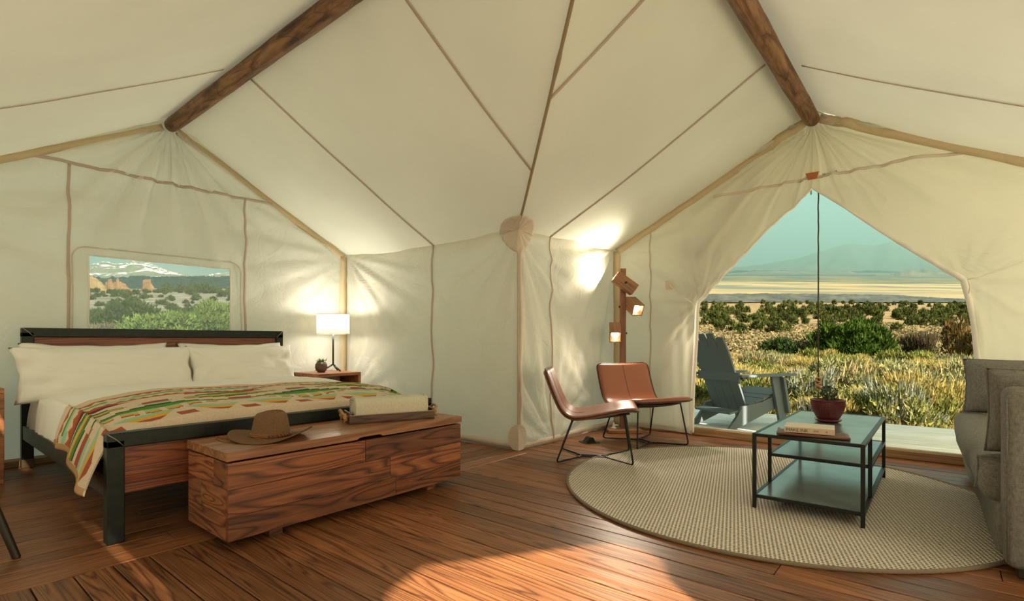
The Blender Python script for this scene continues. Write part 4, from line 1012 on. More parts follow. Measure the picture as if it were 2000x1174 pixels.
# small floor fixings
ob = thing('floor_outlet', 'small flip-up metal floor outlet beside the canvas wall', 'outlet', (-2.66, 4.42, 0), math.radians(60))
mb = MB(); mb.prism([(-.055, 0), (.055, 0), (.02, .055), (-.01, .055)], .09, 'y', (0, 0, 0), .003); mb.build('housing', K['iron'], ob)
mb = MB(); mb.box((.044, 0, .03), (.005, .07, .045), .001, Euler((0, -.56, 0))); mb.build('socket_plate', K['plastic_white'], ob)
mb = MB(); mb.box((0, 0, .003), (.16, .15, .006), .002); mb.build('base_plate', K['iron'], ob)
pg = thing('night_light', 'little glowing plug light on the lamp base', 'light', (-2.76, 5.10, .037)); mb = MB(); mb.lathe([(.001, 0), (.03, 0), (.032, .01), (.012, .02), (.012, .055), (.006, .065), (.001, .066)], 16, cap0=False, cap1=False); mb.build('body', K['plastic_white'], pg, smooth=True)

# ------------------------------------------------------------------ coffee table and what stands on it
TX0, TX1, TY0, TY1, TZ = -.86, -.305, 3.28, 4.60, .452
ct = thing('coffee_table', 'black steel frame coffee table with grey tiered shelves', 'table', ((TX0 + TX1) / 2, (TY0 + TY1) / 2, .012)); tl = ct.location; b_ = .020
def tb(name, x0, x1, y0, y1, z0, z1, mat=K['blackmetal'], bev=.0015):
    mb = MB(); mb.box((0, 0, 0), (x1 - x0, y1 - y0, z1 - z0), bev); o = mb.build(name, mat, ct); o.location = Vector(((x0 + x1) / 2, (y0 + y1) / 2, (z0 + z1) / 2)) - Vector(tl); return o
for x in (TX0, TX1 - b_):
    for y in (TY0, TY1 - b_): tb('leg', x, x + b_, y, y + b_, .013, TZ)
def shelf(z, y0, y1, nm):
    for y in (y0, y1 - b_): tb('rail', TX0 + b_, TX1 - b_, y, y + b_, z - .018, z)
    for x in (TX0, TX1 - b_): tb('rail', x, x + b_, y0 + b_, y1 - b_, z - .018, z)
    tb(nm, TX0 + b_, TX1 - b_, y0 + b_, y1 - b_, z - .012, z - .002, K['tabletop'])
shelf(TZ, TY0, TY1, 'table_top'); shelf(.092, TY0, TY1, 'lower_shelf'); shelf(.275, 3.64, TY1, 'middle_shelf')
for x in (TX0 + .0, TX1 - b_): tb('inner_leg', x, x + b_, 3.64, 3.64 + b_, .092, TZ - .018)
pt = thing('flower_pot', 'dark red textured flower pot with small jade plant on coffee table', 'potted plant', (-.585, 4.06, TZ))
mb = MB(); mb.lathe([(.001, .0), (.058, .0), (.078, .010), (.082, .020), (.078, .021), (.06, .014), (.001, .012)], 40, cap0=False, cap1=False); mb.build('saucer', K['pot_red'], pt, smooth=True)
def potw(i, j):
    a = 2 * PI * i; z = .016 + .134 * j; r = .060 + .043 * math.sin(min(1, j * 1.05) * PI / 2) ** .9
    if .10 < j < .86: r += .0022 * (math.sin(a * 26 + j * 40) * math.sin(a * 26 - j * 40))
    if j > .93: r += .002
    return Vector((r * math.cos(a), r * math.sin(a), z))
mb = MB(); mb.grid(potw, 180, 40, closed_u=True); mb.lathe([(.103, .150), (.097, .151), (.094, .13), (.001, .128)], 40, cap0=False, cap1=False); mb.build('pot', K['pot_red'], pt, smooth=True)
mb = MB(); mb.lathe([(.001, .131), (.094, .131)], 24, cap0=False, cap1=False); mb.build('soil', K['soil'], pt)
rnd = random.Random(4); mb = MB()
for k in range(7): a = rnd.uniform(0, 6.28); mb.tube([(0, 0, .13), (.03 * math.cos(a), .03 * math.sin(a), .17), (.06 * math.cos(a), .06 * math.sin(a), .19 + .04 * rnd.random())], [.006, .004, .003], 6)
mb.build('stem', plain('jade_stem', (.09, .07, .04, 1), .8), pt, smooth=True)
lp = leaf_plant('leaves', pt, 150, .075, .085, .014, .034, .145, [(.05, .085, .04), (.08, .12, .055), (.03, .055, .03)], 5)
book = thing('book', 'thick book titled MAKE INK lying on coffee table', 'book', (-.70, 3.335, TZ + .018), math.radians(8))
mb = MB(); mb.b(.003, .247, .004, .186, .003, .029); mb.build('pages', K['paper'], book)
mb = MB(); mb.b(0, .25, 0, .003, 0, .032, .0008); mb.build('spine', K['spine'], book)
for z in (0, .029): mb = MB(); mb.b(0, .25, .003, .19, z, z + .003, .0008); mb.build('cover', plain('book_cover', (.62, .55, .45, 1), .7), book)
text_part('MAKE INK', .0245, (.010, -.0006, .0075), (PI / 2, 0, 0), K['print'], book, 'title', .0003, sx=1.0)
mb = MB()
for k in range(6): mb.b(.148 + k * .0045, .1495 + k * .0045, -.0006, .0, .010 + .002 * (k % 2), .022)
o = mb.build('small_print', plain('spine_print', (.16, .09, .06, 1), .7), book); o['kind'] = 'stuff'
mb = MB(); mb.b(.208, .214, -.0006, 0, .012, .020); mb.build('spine_emblem', K['leather_cord'], book)
folio = thing('leather_folio', 'dark brown leather folder under the book', 'folder', (-.735, 3.315, TZ), math.radians(10))
mb = MB(); mb.grid(lambda i, j: Vector((i * .36, j * .21 - .012, .004 + .010 * sst(.05, 0, i) + .006 * math.exp(-((j) / .06) ** 2))), 24, 14); mb.build('cover', K['folio'], folio, smooth=True, solid=.006)
mb = MB(); mb.tube([(.0, -.012, .010), (.36, -.012, .009)], .008, 8); mb.build('rolled_edge', K['folio'], folio, smooth=True)

# ------------------------------------------------------------------ sofa
SX0, SX1, SY0, SY1 = .13, 1.08, 2.98, 5.33
sofa = thing('sofa', 'grey linen sofa at the right edge, facing the coffee table', 'sofa', ((SX0 + SX1) / 2, (SY0 + SY1) / 2, 0), .027); sl = Vector(sofa.location)
def sb(name, x0, x1, y0, y1, z0, z1, bev, seg=4, bulge=0, seed=0):
    mb = MB(); c = Vector(((x0 + x1) / 2, (y0 + y1) / 2, (z0 + z1) / 2)); d = (x1 - x0, y1 - y0, z1 - z0)
    mb.box((0, 0, 0), d, bev, None, seg)
    bmesh.ops.subdivide_edges(mb.bm, edges=[e for e in mb.bm.edges if e.calc_length() > .12], cuts=8, use_grid_fill=True)
    for v in mb.bm.verts:
        a = Vector((v.co.x / d[0] * 2, v.co.y / d[1] * 2, v.co.z / d[2] * 2))
        if bulge:
            v.co.z += bulge * (1 if v.co.z > 0 else 0) * max(0, 1 - a.x ** 2) * max(0, 1 - a.y ** 2); v.co.x -= bulge * .6 * (1 if v.co.x < 0 else 0) * max(0, 1 - a.z ** 2) * max(0, 1 - a.y ** 2)
        v.co += v.normal * .008 * noise.noise((v.co * 4) + Vector((seed, 0, 0)))
    o = mb.build(name, K['sofa'], sofa, smooth=True); o.location = c - sl; return o
sb('base', SX0 + .03, SX1, SY0 + .14, SY1 - .14, .06, .30, .03, 3, 0, 1)
sb('seat_cushion', SX0 - .02, SX1 - .2, SY0 + .16, SY1 - .06, .28, .455, .055, 4, .03, 2)
sb('backrest', SX1 - .22, SX1, SY0 + .02, SY1 - .02, .08, .82, .05, 4, 0, 4)
sb('arm', SX0 + .045, SX1 - .02, SY0, SY0 + .16, .05, .80, .035, 4, 0, 5)
sb('arm', SX0 + .25, SX1 - .02, SY1 - .10, SY1, .05, .62, .035, 4, 0, 6)
mb = MB(); y = SY0 - .002
for yy in (SY0 + .012, SY0 + .148): mb.tube(fillet([(SX0 + .057, yy, .07), (SX0 + .051, yy, .785), (SX1 - .05, yy, .79)], .04), .005, 6)
o = mb.build('piping', K['sofa'], sofa, smooth=True); o.location = -sl
for x in (SX0 + .12, SX1 - .1):
    for yy in (SY0 + .10, SY1 - .1): mb = MB(); mb.box((0, 0, 0), (.06, .06, .06), .004); o = mb.build('foot', K['stool'], sofa); o.location = Vector((x, yy, .03)) - sl
def soft(label, loc, w, h, t, rot, seed, name='sofa_cushion', cat='cushion'):
    o = thing(name, label, cat, loc, 0, 'grey linen cushions on the sofa'); o.rotation_euler = rot; mb = MB()
    def f(i, j, s):
        a, b = i * 2 - 1, j * 2 - 1; prof = max(0, (1 - abs(a) ** 3)) ** .5 * max(0, (1 - abs(b) ** 3)) ** .5
        k = 1 - .05 * (1 - b * b) * abs(a) ** 2; kb = 1 - .05 * (1 - a * a) * abs(b) ** 2
        return Vector((a * w / 2 * k, s * (t / 2 * prof + .012 * noise.noise((a * 2 + seed, b * 2, s)) * prof), b * h / 2 * kb + h / 2))
    for s in (1, -1): mb.grid(lambda i, j, s=s: f(i, j, s), 30, 30)
    bmesh.ops.remove_doubles(mb.bm, verts=mb.bm.verts, dist=.0012); mb.build('cover', K['sofa'], o, smooth=True)
    pts = [f(i / 24, 0, 0) for i in range(24)] + [f(1, j / 24, 0) for j in range(24)] + [f(1 - i / 24, 1, 0) for i in range(24)] + [f(0, 1 - j / 24, 0) for j in range(24)]
    mb = MB(); mb.tube(pts, .005, 6, closed=True); mb.build('piping', K['sofa'], o, smooth=True); return o
soft('large grey cushion propped at the far end of the sofa', (.52, 5.15, .465), .78, .40, .18, (math.radians(-8), 0, 0), 3)
soft('grey throw pillow against the near arm of the sofa', (.42, 3.30, .485), .52, .40, .20, (math.radians(12), 0, 0), 9)
soft('round grey bolster lying on the front of the sofa seat', (.27, 3.27, .315), .30, .17, .18, (math.radians(20), 0, .15), 14)

# ------------------------------------------------------------------ porch: Adirondack chair, hanging cord, strut seen through the canvas
ad = thing('adirondack_chair', 'slate blue slatted lounge chair on the porch deck', 'chair', (-1.86, 6.60, -.014), math.radians(64))   # local +x = facing
def board(name, poly, y, t, bev=.003): mb = MB(); mb.prism(poly, t, 'y', (0, y, 0), bev); return mb.build(name, K['outdoor'], ad)
for s in (-1, 1):
    board('side_skid', [(-.52, .0), (-.42, .0), (.42, .27), (.42, .40), (.30, .385), (.02, .30), (-.30, .26), (-.36, .16)], s * .27, .03)
    mb = MB(); mb.prism([(.28, .0), (.40, .0), (.30, .60), (.13, .60)], .034, 'y', (0, s * .31, 0), .003); mb.build('front_leg', K['outdoor'], ad)
    mb = MB(); mb.prism([(.36, .16), (.40, .16), (.305, .58), (.265, .58)], .05, 'y', (0, s * .348, 0), .003); mb.build('leg_brace', K['outdoor'], ad)
    mb = MB(); mb.prism([(-.42, -.05), (.20, -.085), (.42, -.085), (.44, .06), (.20, .075), (-.42, .04)], .026, 'z', (0, s * .34, .614), .003); mb.build('arm', K['outdoor'], ad)
    mb = MB(); mb.box((-.31, s * .30, .585), (.05, .06, .03), .003); mb.build('arm_block', K['outdoor'], ad)
for k, (x, z) in enumerate(((-.12, .275), (.0, .30), (.12, .335), (.24, .37), (.35, .398))):
    mb = MB(); mb.box((0, 0, 0), (.116, .53, .022), .003); o = mb.build('seat_slat', K['outdoor'], ad); o.location = (x, 0, z + .012); o.rotation_euler = (0, -.27, 0)
for k in range(4):
    y = (k - 1.5) * .128; h = .98 if k in (1, 2) else .93
    mb = MB(); mb.prism([(-.062, 0), (.062, 0), (.066, h * .8), (.05, h), (-.05, h), (-.066, h * .8)], .024, 'x', (0, 0, 0), .003); o = mb.build('back_slat', K['outdoor'], ad); o.location = (-.17, y, .20); o.rotation_euler = (0, math.radians(-24), 0)
mb = MB(); mb.box((-.365, 0, .60), (.03, .62, .10), .003); mb.build('back_rail', K['outdoor'], ad)
mb = MB(); mb.box((-.40, 0, .20), (.14, .53, .022), .003, Euler((0, -.15, 0))); mb.build('rear_rail', K['outdoor'], ad)
cord = thing('hanging_cord', 'dark knotted cord hanging straight down in the door opening', 'rope', (RB + .02, YB + .12, .02))
mb = MB(); mb.tube([(.0 + .004 * noise.noise((i * .4, 0, 0)), 0, .02 + 2.36 * (1 - i / 60)) for i in range(61)], .0065, 6); mb.build('cord', K['cord_dark'], cord, smooth=True)
mb = MB()
for k in range(5): mb.tube([(.02 * math.cos(2 * PI * i / 12 + k), .02 * math.sin(2 * PI * i / 12 + k), .52 + .026 * k + .008 * math.sin(2 * PI * i / 12 * 2)) for i in range(12)], .009, 6, closed=True)
mb.build('knot', K['rope'], cord, smooth=True)
st = thing('porch_strut', 'slanted porch pole standing close behind the left door flap', 'pole', (-2.72, YB + .095, -.012))
mb = MB(); mb.tube([(0, 0.03, 0), (1.40, 0, 3.0)], .07, 12); mb.build('strut', K['log'], st, smooth=True)
ln = thing('porch_lantern', 'dark lantern hung beside the porch pole behind the left door flap', 'lantern', (-2.0, YB + .145, 1.86))
mb = MB(); mb.lathe([(.002, 0), (.08, .0), (.09, .03), (.09, .10), (.12, .12), (.05, .20), (.002, .21)], 20, cap0=False, cap1=False); mb.build('body', K['iron'], ln, smooth=True)
mb = MB(); mb.tube([(0, 0, .20), (.12, .0, .24), (.235, .02, .26)], .010, 8); mb.build('bracket', K['iron'], ln, smooth=True)
# ------------------------------------------------------------------ the land outside
def interp(tab, x):
    if x <= tab[0][0]: return tab[0][1]
    for (a, p), (b, q) in zip(tab, tab[1:]):
        if x <= b: return p + (q - p) * (x - a) / (b - a)
    (a, p), (b, q) = tab[-2:]; return q + (q - p) / (b - a) * (x - b)
DOOR = [(0, -.5), (6.5, -.50), (9, -.47), (12, -.36), (16, -.20), (20, -.22), (26, -.22), (34, .0), (46, .25), (60, .75), (90, 2.5), (120, 4.5), (170, 9.0), (230, 15.3), (300, 22.4), (330, 24.8), (380, 24), (480, 33), (600, 44), (700, 63), (800, 76), (1000, 97), (2000, 222), (3500, 430), (6000, 800), (9000, 1200)]
WIN = [(0, -.5), (6.5, -.45), (12, -.1), (20, 1.0), (40, 2.6), (70, 5.2), (110, 9.9), (150, 14.6), (200, 19.6), (300, 29), (500, 48), (1500, 150), (6000, 600), (9000, 900)]
def depth_of(x, y):
    r = math.hypot(x, y); f = -.635 * x + .771 * y
    return max(f, .62 * r)
def ground(x, y):
    r = math.hypot(x, y)
    if r < .01: return -.5
    d = depth_of(x, y); c = (.772 * x + .637 * y) / r; f = (-.635 * x + .771 * y) / r
    ang = math.atan2(c, f); w = sst(-.22, .12, ang)
    if abs(ang) > 1.4: w = w * sst(2.4, 1.4, abs(ang)) if ang > 0 else w
    z = interp(DOOR, d) * w + interp(WIN, d) * (1 - w)
    a = min(1, max(0, (d - 8) / 30)); amp = .12 * a + .0045 * max(0, d - 40) * min(1, 400 / max(d, 1)) ** .5
    z += amp * noise.noise((x / (4 + d * .12), y / (4 + d * .12), 0)) + .05 * noise.noise((x * .8, y * .8, 4))
    return z
def ground_mat():
    m, nt, b = mat_base('dry_ground'); N = nt.nodes.new; L = nt.links.new
    g = N('ShaderNodeNewGeometry'); pos = g.outputs['Position']
    def noise_at(sc, detail, stretch=(1, 1, 1)):
        mp = N('ShaderNodeMapping'); mp.inputs['Scale'].default_value = stretch; L(pos, mp.inputs[0])
        n = N('ShaderNodeTexNoise'); n.inputs['Scale'].default_value = sc; n.inputs['Detail'].default_value = detail; L(mp.outputs[0], n.inputs[0]); return n
    n1 = noise_at(.35, 6); r1 = N('ShaderNodeValToRGB'); L(n1.outputs[0], r1.inputs[0]); e = r1.color_ramp.elements
    e[0].position = .30; e[0].color = (.10, .075, .04, 1); e[1].position = .66; e[1].color = (.235, .175, .088, 1); x = e.new(.45); x.color = (.18, .135, .066, 1)
    n2 = noise_at(.0035, 5, (1, 1, .2)); r2 = N('ShaderNodeValToRGB'); L(n2.outputs[0], r2.inputs[0]); e = r2.color_ramp.elements
    e[0].position = .40; e[0].color = (.10, .115, .085, 1); e[1].position = .58; e[1].color = (.25, .20, .105, 1)
    ln_ = N('ShaderNodeVectorMath'); ln_.operation = 'LENGTH'; L(pos, ln_.inputs[0]); mr = N('ShaderNodeMapRange'); L(ln_.outputs['Value'], mr.inputs[0]); mr.inputs[1].default_value = 330; mr.inputs[2].default_value = 520
    mx = N('ShaderNodeMix'); mx.data_type = 'RGBA'; L(mr.outputs[0], mx.inputs[0]); L(r1.outputs[0], mx.inputs[6]); L(r2.outputs[0], mx.inputs[7]); n3 = noise_at(.22, 6, (1, 1, 2)); r3 = N('ShaderNodeValToRGB'); L(n3.outputs[0], r3.inputs[0]); e = r3.color_ramp.elements      # bed-side slope: grey sage ground, its shade darkened into the colour
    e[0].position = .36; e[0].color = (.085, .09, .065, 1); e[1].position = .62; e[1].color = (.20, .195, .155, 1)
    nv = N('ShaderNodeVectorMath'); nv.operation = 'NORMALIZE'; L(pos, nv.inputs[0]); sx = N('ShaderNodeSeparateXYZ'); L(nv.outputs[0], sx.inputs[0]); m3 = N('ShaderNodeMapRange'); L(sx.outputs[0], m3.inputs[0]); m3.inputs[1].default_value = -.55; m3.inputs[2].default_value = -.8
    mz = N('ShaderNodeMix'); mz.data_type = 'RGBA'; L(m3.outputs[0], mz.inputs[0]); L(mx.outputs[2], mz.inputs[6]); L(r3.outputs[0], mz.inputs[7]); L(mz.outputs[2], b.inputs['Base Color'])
    b.inputs['Roughness'].default_value = .95; b.inputs['Specular IOR Level'].default_value = .05; return m
terrain = struct('ground'); 
mb = MB(); NA, rr = 300, [0.0]
d = 3.0
while d < 9000: rr.append(d); d *= 1.055
rows = []
for r in rr[1:]:
    row = []
    for k in range(NA):
        a = 2 * PI * k / NA; x, y = r * math.cos(a), r * math.sin(a); row.append(mb.bm.verts.new((x, y, ground(x, y))))
    rows.append(row)
for A, B in zip(rows, rows[1:]):
    for k in range(NA): mb.bm.faces.new((A[k], A[(k + 1) % NA], B[(k + 1) % NA], B[k]))
mb.bm.faces.new(rows[0][::-1])
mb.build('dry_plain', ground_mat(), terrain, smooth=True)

# foliage meshes (triangles with their own colours)
def foliage_mesh(name, tris, cols, mat):
    me = bpy.data.meshes.new(name); vs = [p for t in tris for p in t]; me.from_pydata(vs, [], [(3 * i, 3 * i + 1, 3 * i + 2) for i in range(len(tris))]); me.materials.append(mat)
    ca = me.color_attributes.new('Col', 'FLOAT_COLOR', 'CORNER'); fl = []
    for c in cols: fl += [c[0], c[1], c[2], 1.0] * 3
    ca.data.foreach_set('color', fl); me.update(); return me
K['leaf'] = attr_mat('leaf', .8, trans=.25, objvar=.22, mult=.85)
K['leaf_far'] = attr_mat('leaf_far', .8, trans=.15, objvar=.30, mult=.62)
def shrub_tris(rnd, n, R, H, size, cols, clumps, kind):
    """R radius, H height; kind 'round' juniper-like, 'spiky' upright stems, 'twig' bare branches"""
    T, CL = [], []
    cs = []
    for _ in range(clumps):
        a = rnd.uniform(0, 2 * PI); u = rnd.random() ** .5; z = rnd.uniform(.12, .95); prof = math.sqrt(max(.04, 1 - (z - .28) ** 2 / .55)) if kind == 'round' else (.35 + .65 * z if kind != 'twig' else .3 + .7 * z)
        cs.append((Vector((math.cos(a) * R * u * prof, math.sin(a) * R * u * prof, H * z)), rnd.uniform(.75, 1.25)))
    for i in range(n):
        c, sc = cs[i % len(cs)]
        if kind == 'round':
            cr_ = R * .30 * sc; d = Vector((rnd.gauss(0, 1), rnd.gauss(0, 1), rnd.gauss(.25, 1))).normalized(); p = c + d * cr_ * rnd.uniform(.6, 1.05)
            if p.z < .02: p.z = .02 + rnd.random() * .1
            g = (d * .6 + Vector((rnd.gauss(0, .4), rnd.gauss(0, .4), .7 + rnd.gauss(0, .3)))).normalized()
        else:
            p = c + Vector((rnd.gauss(0, R * .14), rnd.gauss(0, R * .14), rnd.uniform(-.12, .05) * H)); p.z = max(.01, p.z)
            g = (Vector((p.x, p.y, 0)) * (.5 / max(R, .01)) + Vector((rnd.gauss(0, .25), rnd.gauss(0, .25), 1.0))).normalized()
        s = g.cross(Vector((rnd.gauss(0, 1), rnd.gauss(0, 1), rnd.gauss(0, 1)))).normalized(); l = size * rnd.uniform(.6, 1.4); w = l * (.42 if kind == 'round' else .16 if kind == 'spiky' else .06)
        T.append((p - s * w / 2, p + s * w / 2, p + g * l)); col = rnd.choice(cols); k = rnd.uniform(.75, 1.25); CL.append((col[0] * k, col[1] * k, col[2] * k))
    return T, CL
JUN = [(.045, .085, .012), (.06, .105, .018), (.03, .06, .010), (.085, .125, .022)]
JUN_DK = [(.030, .055, .014), (.045, .075, .020), (.06, .085, .03)]
SAGE = [(.19, .20, .095), (.24, .235, .11), (.14, .155, .065), (.30, .27, .11)]
RABB = [(.34, .255, .07), (.40, .31, .09), (.25, .225, .07), (.17, .18, .06), (.46, .37, .15)]
STRAW = [(.44, .33, .14), (.50, .40, .19), (.36, .26, .09), (.52, .43, .24)]
SILV = [(.23, .245, .185), (.28, .285, .21), (.17, .185, .135)]
BROWN = [(.10, .075, .045), (.13, .09, .05), (.08, .075, .045)]
OLIVE = [(.13, .15, .035), (.18, .19, .05), (.10, .12, .03), (.25, .23, .06)]
protos = {}
def proto(key, n, R, H, size, cols, clumps, kind, seed, mat='leaf', extra=None):
    rnd = random.Random(seed); T, CL = shrub_tris(rnd, n, R, H, size, cols, clumps, kind)
    if extra:
        T2, C2 = shrub_tris(rnd, *extra); T += T2; CL += C2
    protos[key] = foliage_mesh(key, T, CL, K[mat])
proto('rabbit', 2600, .5, .62, .10, RABB, 60, 'spiky', 1, extra=(1400, .42, .45, .09, OLIVE, 40, 'spiky'))
proto('rabbit2', 2600, .5, .62, .11, RABB[:3] + STRAW[:1], 44, 'spiky', 11, extra=(1000, .42, .45, .09, SAGE, 40, 'spiky'))
proto('sage', 3200, .5, .55, .075, SAGE, 50, 'round', 2, extra=(500, .5, .6, .14, STRAW, 30, 'spiky'))
proto('sage2', 3000, .5, .50, .075, SAGE + OLIVE, 40, 'round', 12, extra=(900, .45, .62, .14, SILV, 26, 'spiky'))
proto('silver', 1500, .4, .42, .12, SILV, 34, 'spiky', 3)
proto('tuft', 700, .25, .48, .26, STRAW, 26, 'spiky', 4)
proto('olive', 3000, .5, .42, .08, OLIVE, 44, 'round', 5)
proto('juniper', 14000, 1.0, 1.0, .12, JUN, 70, 'round', 6)
proto('juniper2', 9000, 1.0, 1.0, .13, JUN_DK, 46, 'round', 7)
proto('brownbush', 5000, 1.0, 1.0, .20, BROWN, 60, 'spiky', 8, extra=(2500, .9, .9, .10, JUN_DK + BROWN, 40, 'round'))
proto('rustbush', 4000, 1.0, 1.0, .14, [(.14, .10, .04), (.22, .10, .035), (.12, .12, .04)], 40, 'round', 9)
for k in range(3):
    proto('far%d' % k, 420, 1.0, 1.15, .42, [(.085, .10, .028), (.11, .12, .034), (.065, .08, .022)], 22, 'round', 20 + k, 'leaf_far')
    proto('clump%d' % k, 60, .6, .5, .35, [(.20, .18, .08), (.26, .21, .09), (.15, .15, .07)], 8, 'round', 30 + k, 'leaf_far')
    proto('winfar%d' % k, 420, 1.0, 1.15, .40, [(.055, .08, .03), (.075, .10, .04), (.045, .065, .025)], 22, 'round', 40 + k, 'leaf_far')
proto('window_shrub', 9000, 1.0, 1.0, .12, [(.09, .135, .03), (.12, .17, .04), (.07, .11, .03)], 60, 'round', 51)
proto('window_grey', 6000, 1.0, 1.0, .14, [(.16, .14, .10), (.20, .17, .12), (.12, .12, .08)], 50, 'spiky', 52)

def put(name, key, u, d, w, h, label, cat, group, seed, sink=.03, trunk=False, child='foliage'):
    p = project_dir(u) * d; z = ground(p.x, p.y) - sink
    o = thing(name, label, cat, (p.x, p.y, z), random.Random(seed).uniform(0, 6.28), group)
    f = new_obj(child, protos[key], o); bb = {'rabbit': (1, .70), 'rabbit2': (1, .70), 'sage': (1, .62), 'sage2': (1, .65), 'silver': (.8, .5), 'tuft': (.55, .66), 'olive': (1, .48)}.get(key, (2.1, 1.1))
    f.scale = (w / bb[0], w / bb[0], h / bb[1])
    if trunk:
        mb = MB(); rnd = random.Random(seed)
        for k in range(5):
            a = rnd.uniform(0, 6.28); mb.tube([(.05 * math.cos(a), .05 * math.sin(a), -.05), (w * .1 * math.cos(a), w * .1 * math.sin(a), h * .3), (w * .24 * math.cos(a + .4), w * .24 * math.sin(a + .4), h * .62)], [.07, .05, .015], 6)
        mb.build('trunk', plain('bark', (.10, .075, .05, 1), .9), o, smooth=True)
    return o
# large shrubs through the door
put('juniper', 'juniper', 1662, 24.5, 3.5, 1.95, 'large rounded bright green juniper bush beyond the porch', 'bush', None, 1, trunk=True)
put('juniper', 'juniper2', 1528, 26, 2.2, 1.25, 'smaller dark green juniper left of the large green one', 'bush', None, 2, trunk=True)
put('dead_shrub', 'window_grey', 1572, 25.5, .9, 1.3, 'grey bare-branched shrub between the two junipers', 'shrub', None, 3)
put('brown_shrub', 'brownbush', 1792, 25, 1.7, 1.65, 'dark brown twiggy shrub right of the large juniper', 'shrub', None, 4, trunk=True)
put('rust_shrub', 'rustbush', 1868, 29, 1.9, 2.1, 'reddish brown bush by the right door flap', 'bush', None, 5, trunk=True)
put('rust_shrub', 'rustbush', 1905, 27, 1.6, 1.7, 'rust and green bush half hidden behind the right flap', 'bush', None, 6, trunk=True)
# foreground brush that stands out
for k, (u, d, w, h, key, lab) in enumerate((
    (1778, 8.9, 1.05, .98, 'rabbit2', 'tall golden rabbitbrush right of the coffee table'),
    (1700, 9.0, .95, .55, 'olive', 'low olive green brush just behind the flower pot side of the deck'),
    (1845, 9.2, .9, .80, 'rabbit', 'golden brush beside the sofa cushion at the deck edge'),
    (1800, 8.4, .62, .42, 'silver', 'silvery grey sage tuft at the deck edge below the tall rabbitbrush'),
    (1630, 11.5, 1.25, .95, 'sage', 'round grey green sage bush behind the hanging cord'),
    (1560, 10.2, 1.0, .70, 'sage2', 'grey sage bush between the porch chair arm and the pot'),
    (1475, 10.5, .9, .62, 'rabbit', 'golden brush above the seat of the porch chair'),
    (1700, 13.5, 1.1, .75, 'rabbit2', 'golden brush below the right side of the large juniper'),
    (1755, 12.2, 1.2, .85, 'sage', 'tall grey green sage behind the tall rabbitbrush'),
    (1830, 12.5, 1.2, .95, 'rabbit', 'bright golden brush halfway to the brown shrub'),
    (1885, 11.5, 1.1, .90, 'sage2', 'grey green brush next to the right door flap'),
    (1530, 8.9, .7, .55, 'rabbit', 'yellow flowering brush behind the porch chair arm'),
    (1430, 12.5, 1.0, .7, 'rabbit2', 'golden brush behind the porch chair back'),
    (1590, 8.7, .55, .50, 'silver', 'silver sage spikes behind the hanging cord knot'))):
    put('brush', key, u, d, w, h, lab, 'bush', 'brush at the deck edge', 60 + k)
rnd = random.Random(77); G = {'rabbit': ('rabbitbrush', 'golden rabbitbrush scattered in the field below the deck'), 'rabbit2': ('rabbitbrush', 'golden rabbitbrush scattered in the field below the deck'), 'sage': ('sagebrush', 'grey green sagebrush scattered in the field below the deck'), 'sage2': ('sagebrush', 'grey green sagebrush scattered in the field below the deck'), 'silver': ('silver_sage', 'silvery sage tuft scattered in the field below the deck'), 'tuft': ('grass_tuft', 'straw coloured grass tuft scattered in the field below the deck'), 'olive': ('olive_brush', 'low olive brush scattered in the field below the deck')}
used = []
for k in range(285):
    for _ in range(20):
        u = rnd.uniform(1220, 1990); d = 8.2 + 13.5 * rnd.random() ** .85; p = project_dir(u) * d
        if all((p - q).length > s for q, s in used): break
    key = rnd.choice(['tuft'] * 2 + ['rabbit', 'rabbit', 'rabbit2', 'rabbit2', 'sage', 'sage2', 'silver', 'olive']) if d < 13 else rnd.choice(['tuft'] * 4 + ['rabbit2', 'rabbit', 'olive', 'sage'])
    w = {'tuft': rnd.uniform(.28, .5), 'silver': rnd.uniform(.3, .5)}.get(key, rnd.uniform(.55, 1.15)); h = w * rnd.uniform(.55, .85) if key not in ('tuft',) else rnd.uniform(.36, .6)
    used.append((p, w * .45)); nm, lb = G[key]; put(nm, key, u, d, w, h, lb, 'shrub' if key != 'tuft' else 'grass', nm.replace('_', ' ') + ' plants in the near field', 200 + k)
# dry grass between: nobody could count it
T, CL = [], []
rnd = random.Random(5)
for _ in range(74000):
    u = rnd.uniform(1200, 2000); d = 7.6 + 16.5 * rnd.random() ** .8; p = project_dir(u) * d; p.z = ground(p.x, p.y) - .01
    dens = noise.noise((p.x * .9, p.y * .9, 2))
    if dens < -.15 and rnd.random() < .7: continue
    h = rnd.uniform(.10, .33) * (.8 + .7 * max(0, dens)) * (1.25 if d > 14 else .85); w = .004 + d * .0006
    g = Vector((rnd.gauss(0, .22), rnd.gauss(0, .22), 1)).normalized(); a = rnd.uniform(0, PI); s = Vector((math.cos(a), math.sin(a), 0)) * w
    T.append((p - s, p + s, p + g * h)); c = rnd.choice(STRAW + RABB[:2] + SAGE[:1]); k = rnd.uniform(.7, 1.2); CL.append((c[0] * k, c[1] * k, c[2] * k))
o = new_obj('dry_grass', foliage_mesh('dry_grass', T, CL, K['leaf'])); tag(o, 'thin straw yellow grass filling the ground between the near bushes', 'grass', kind='stuff')
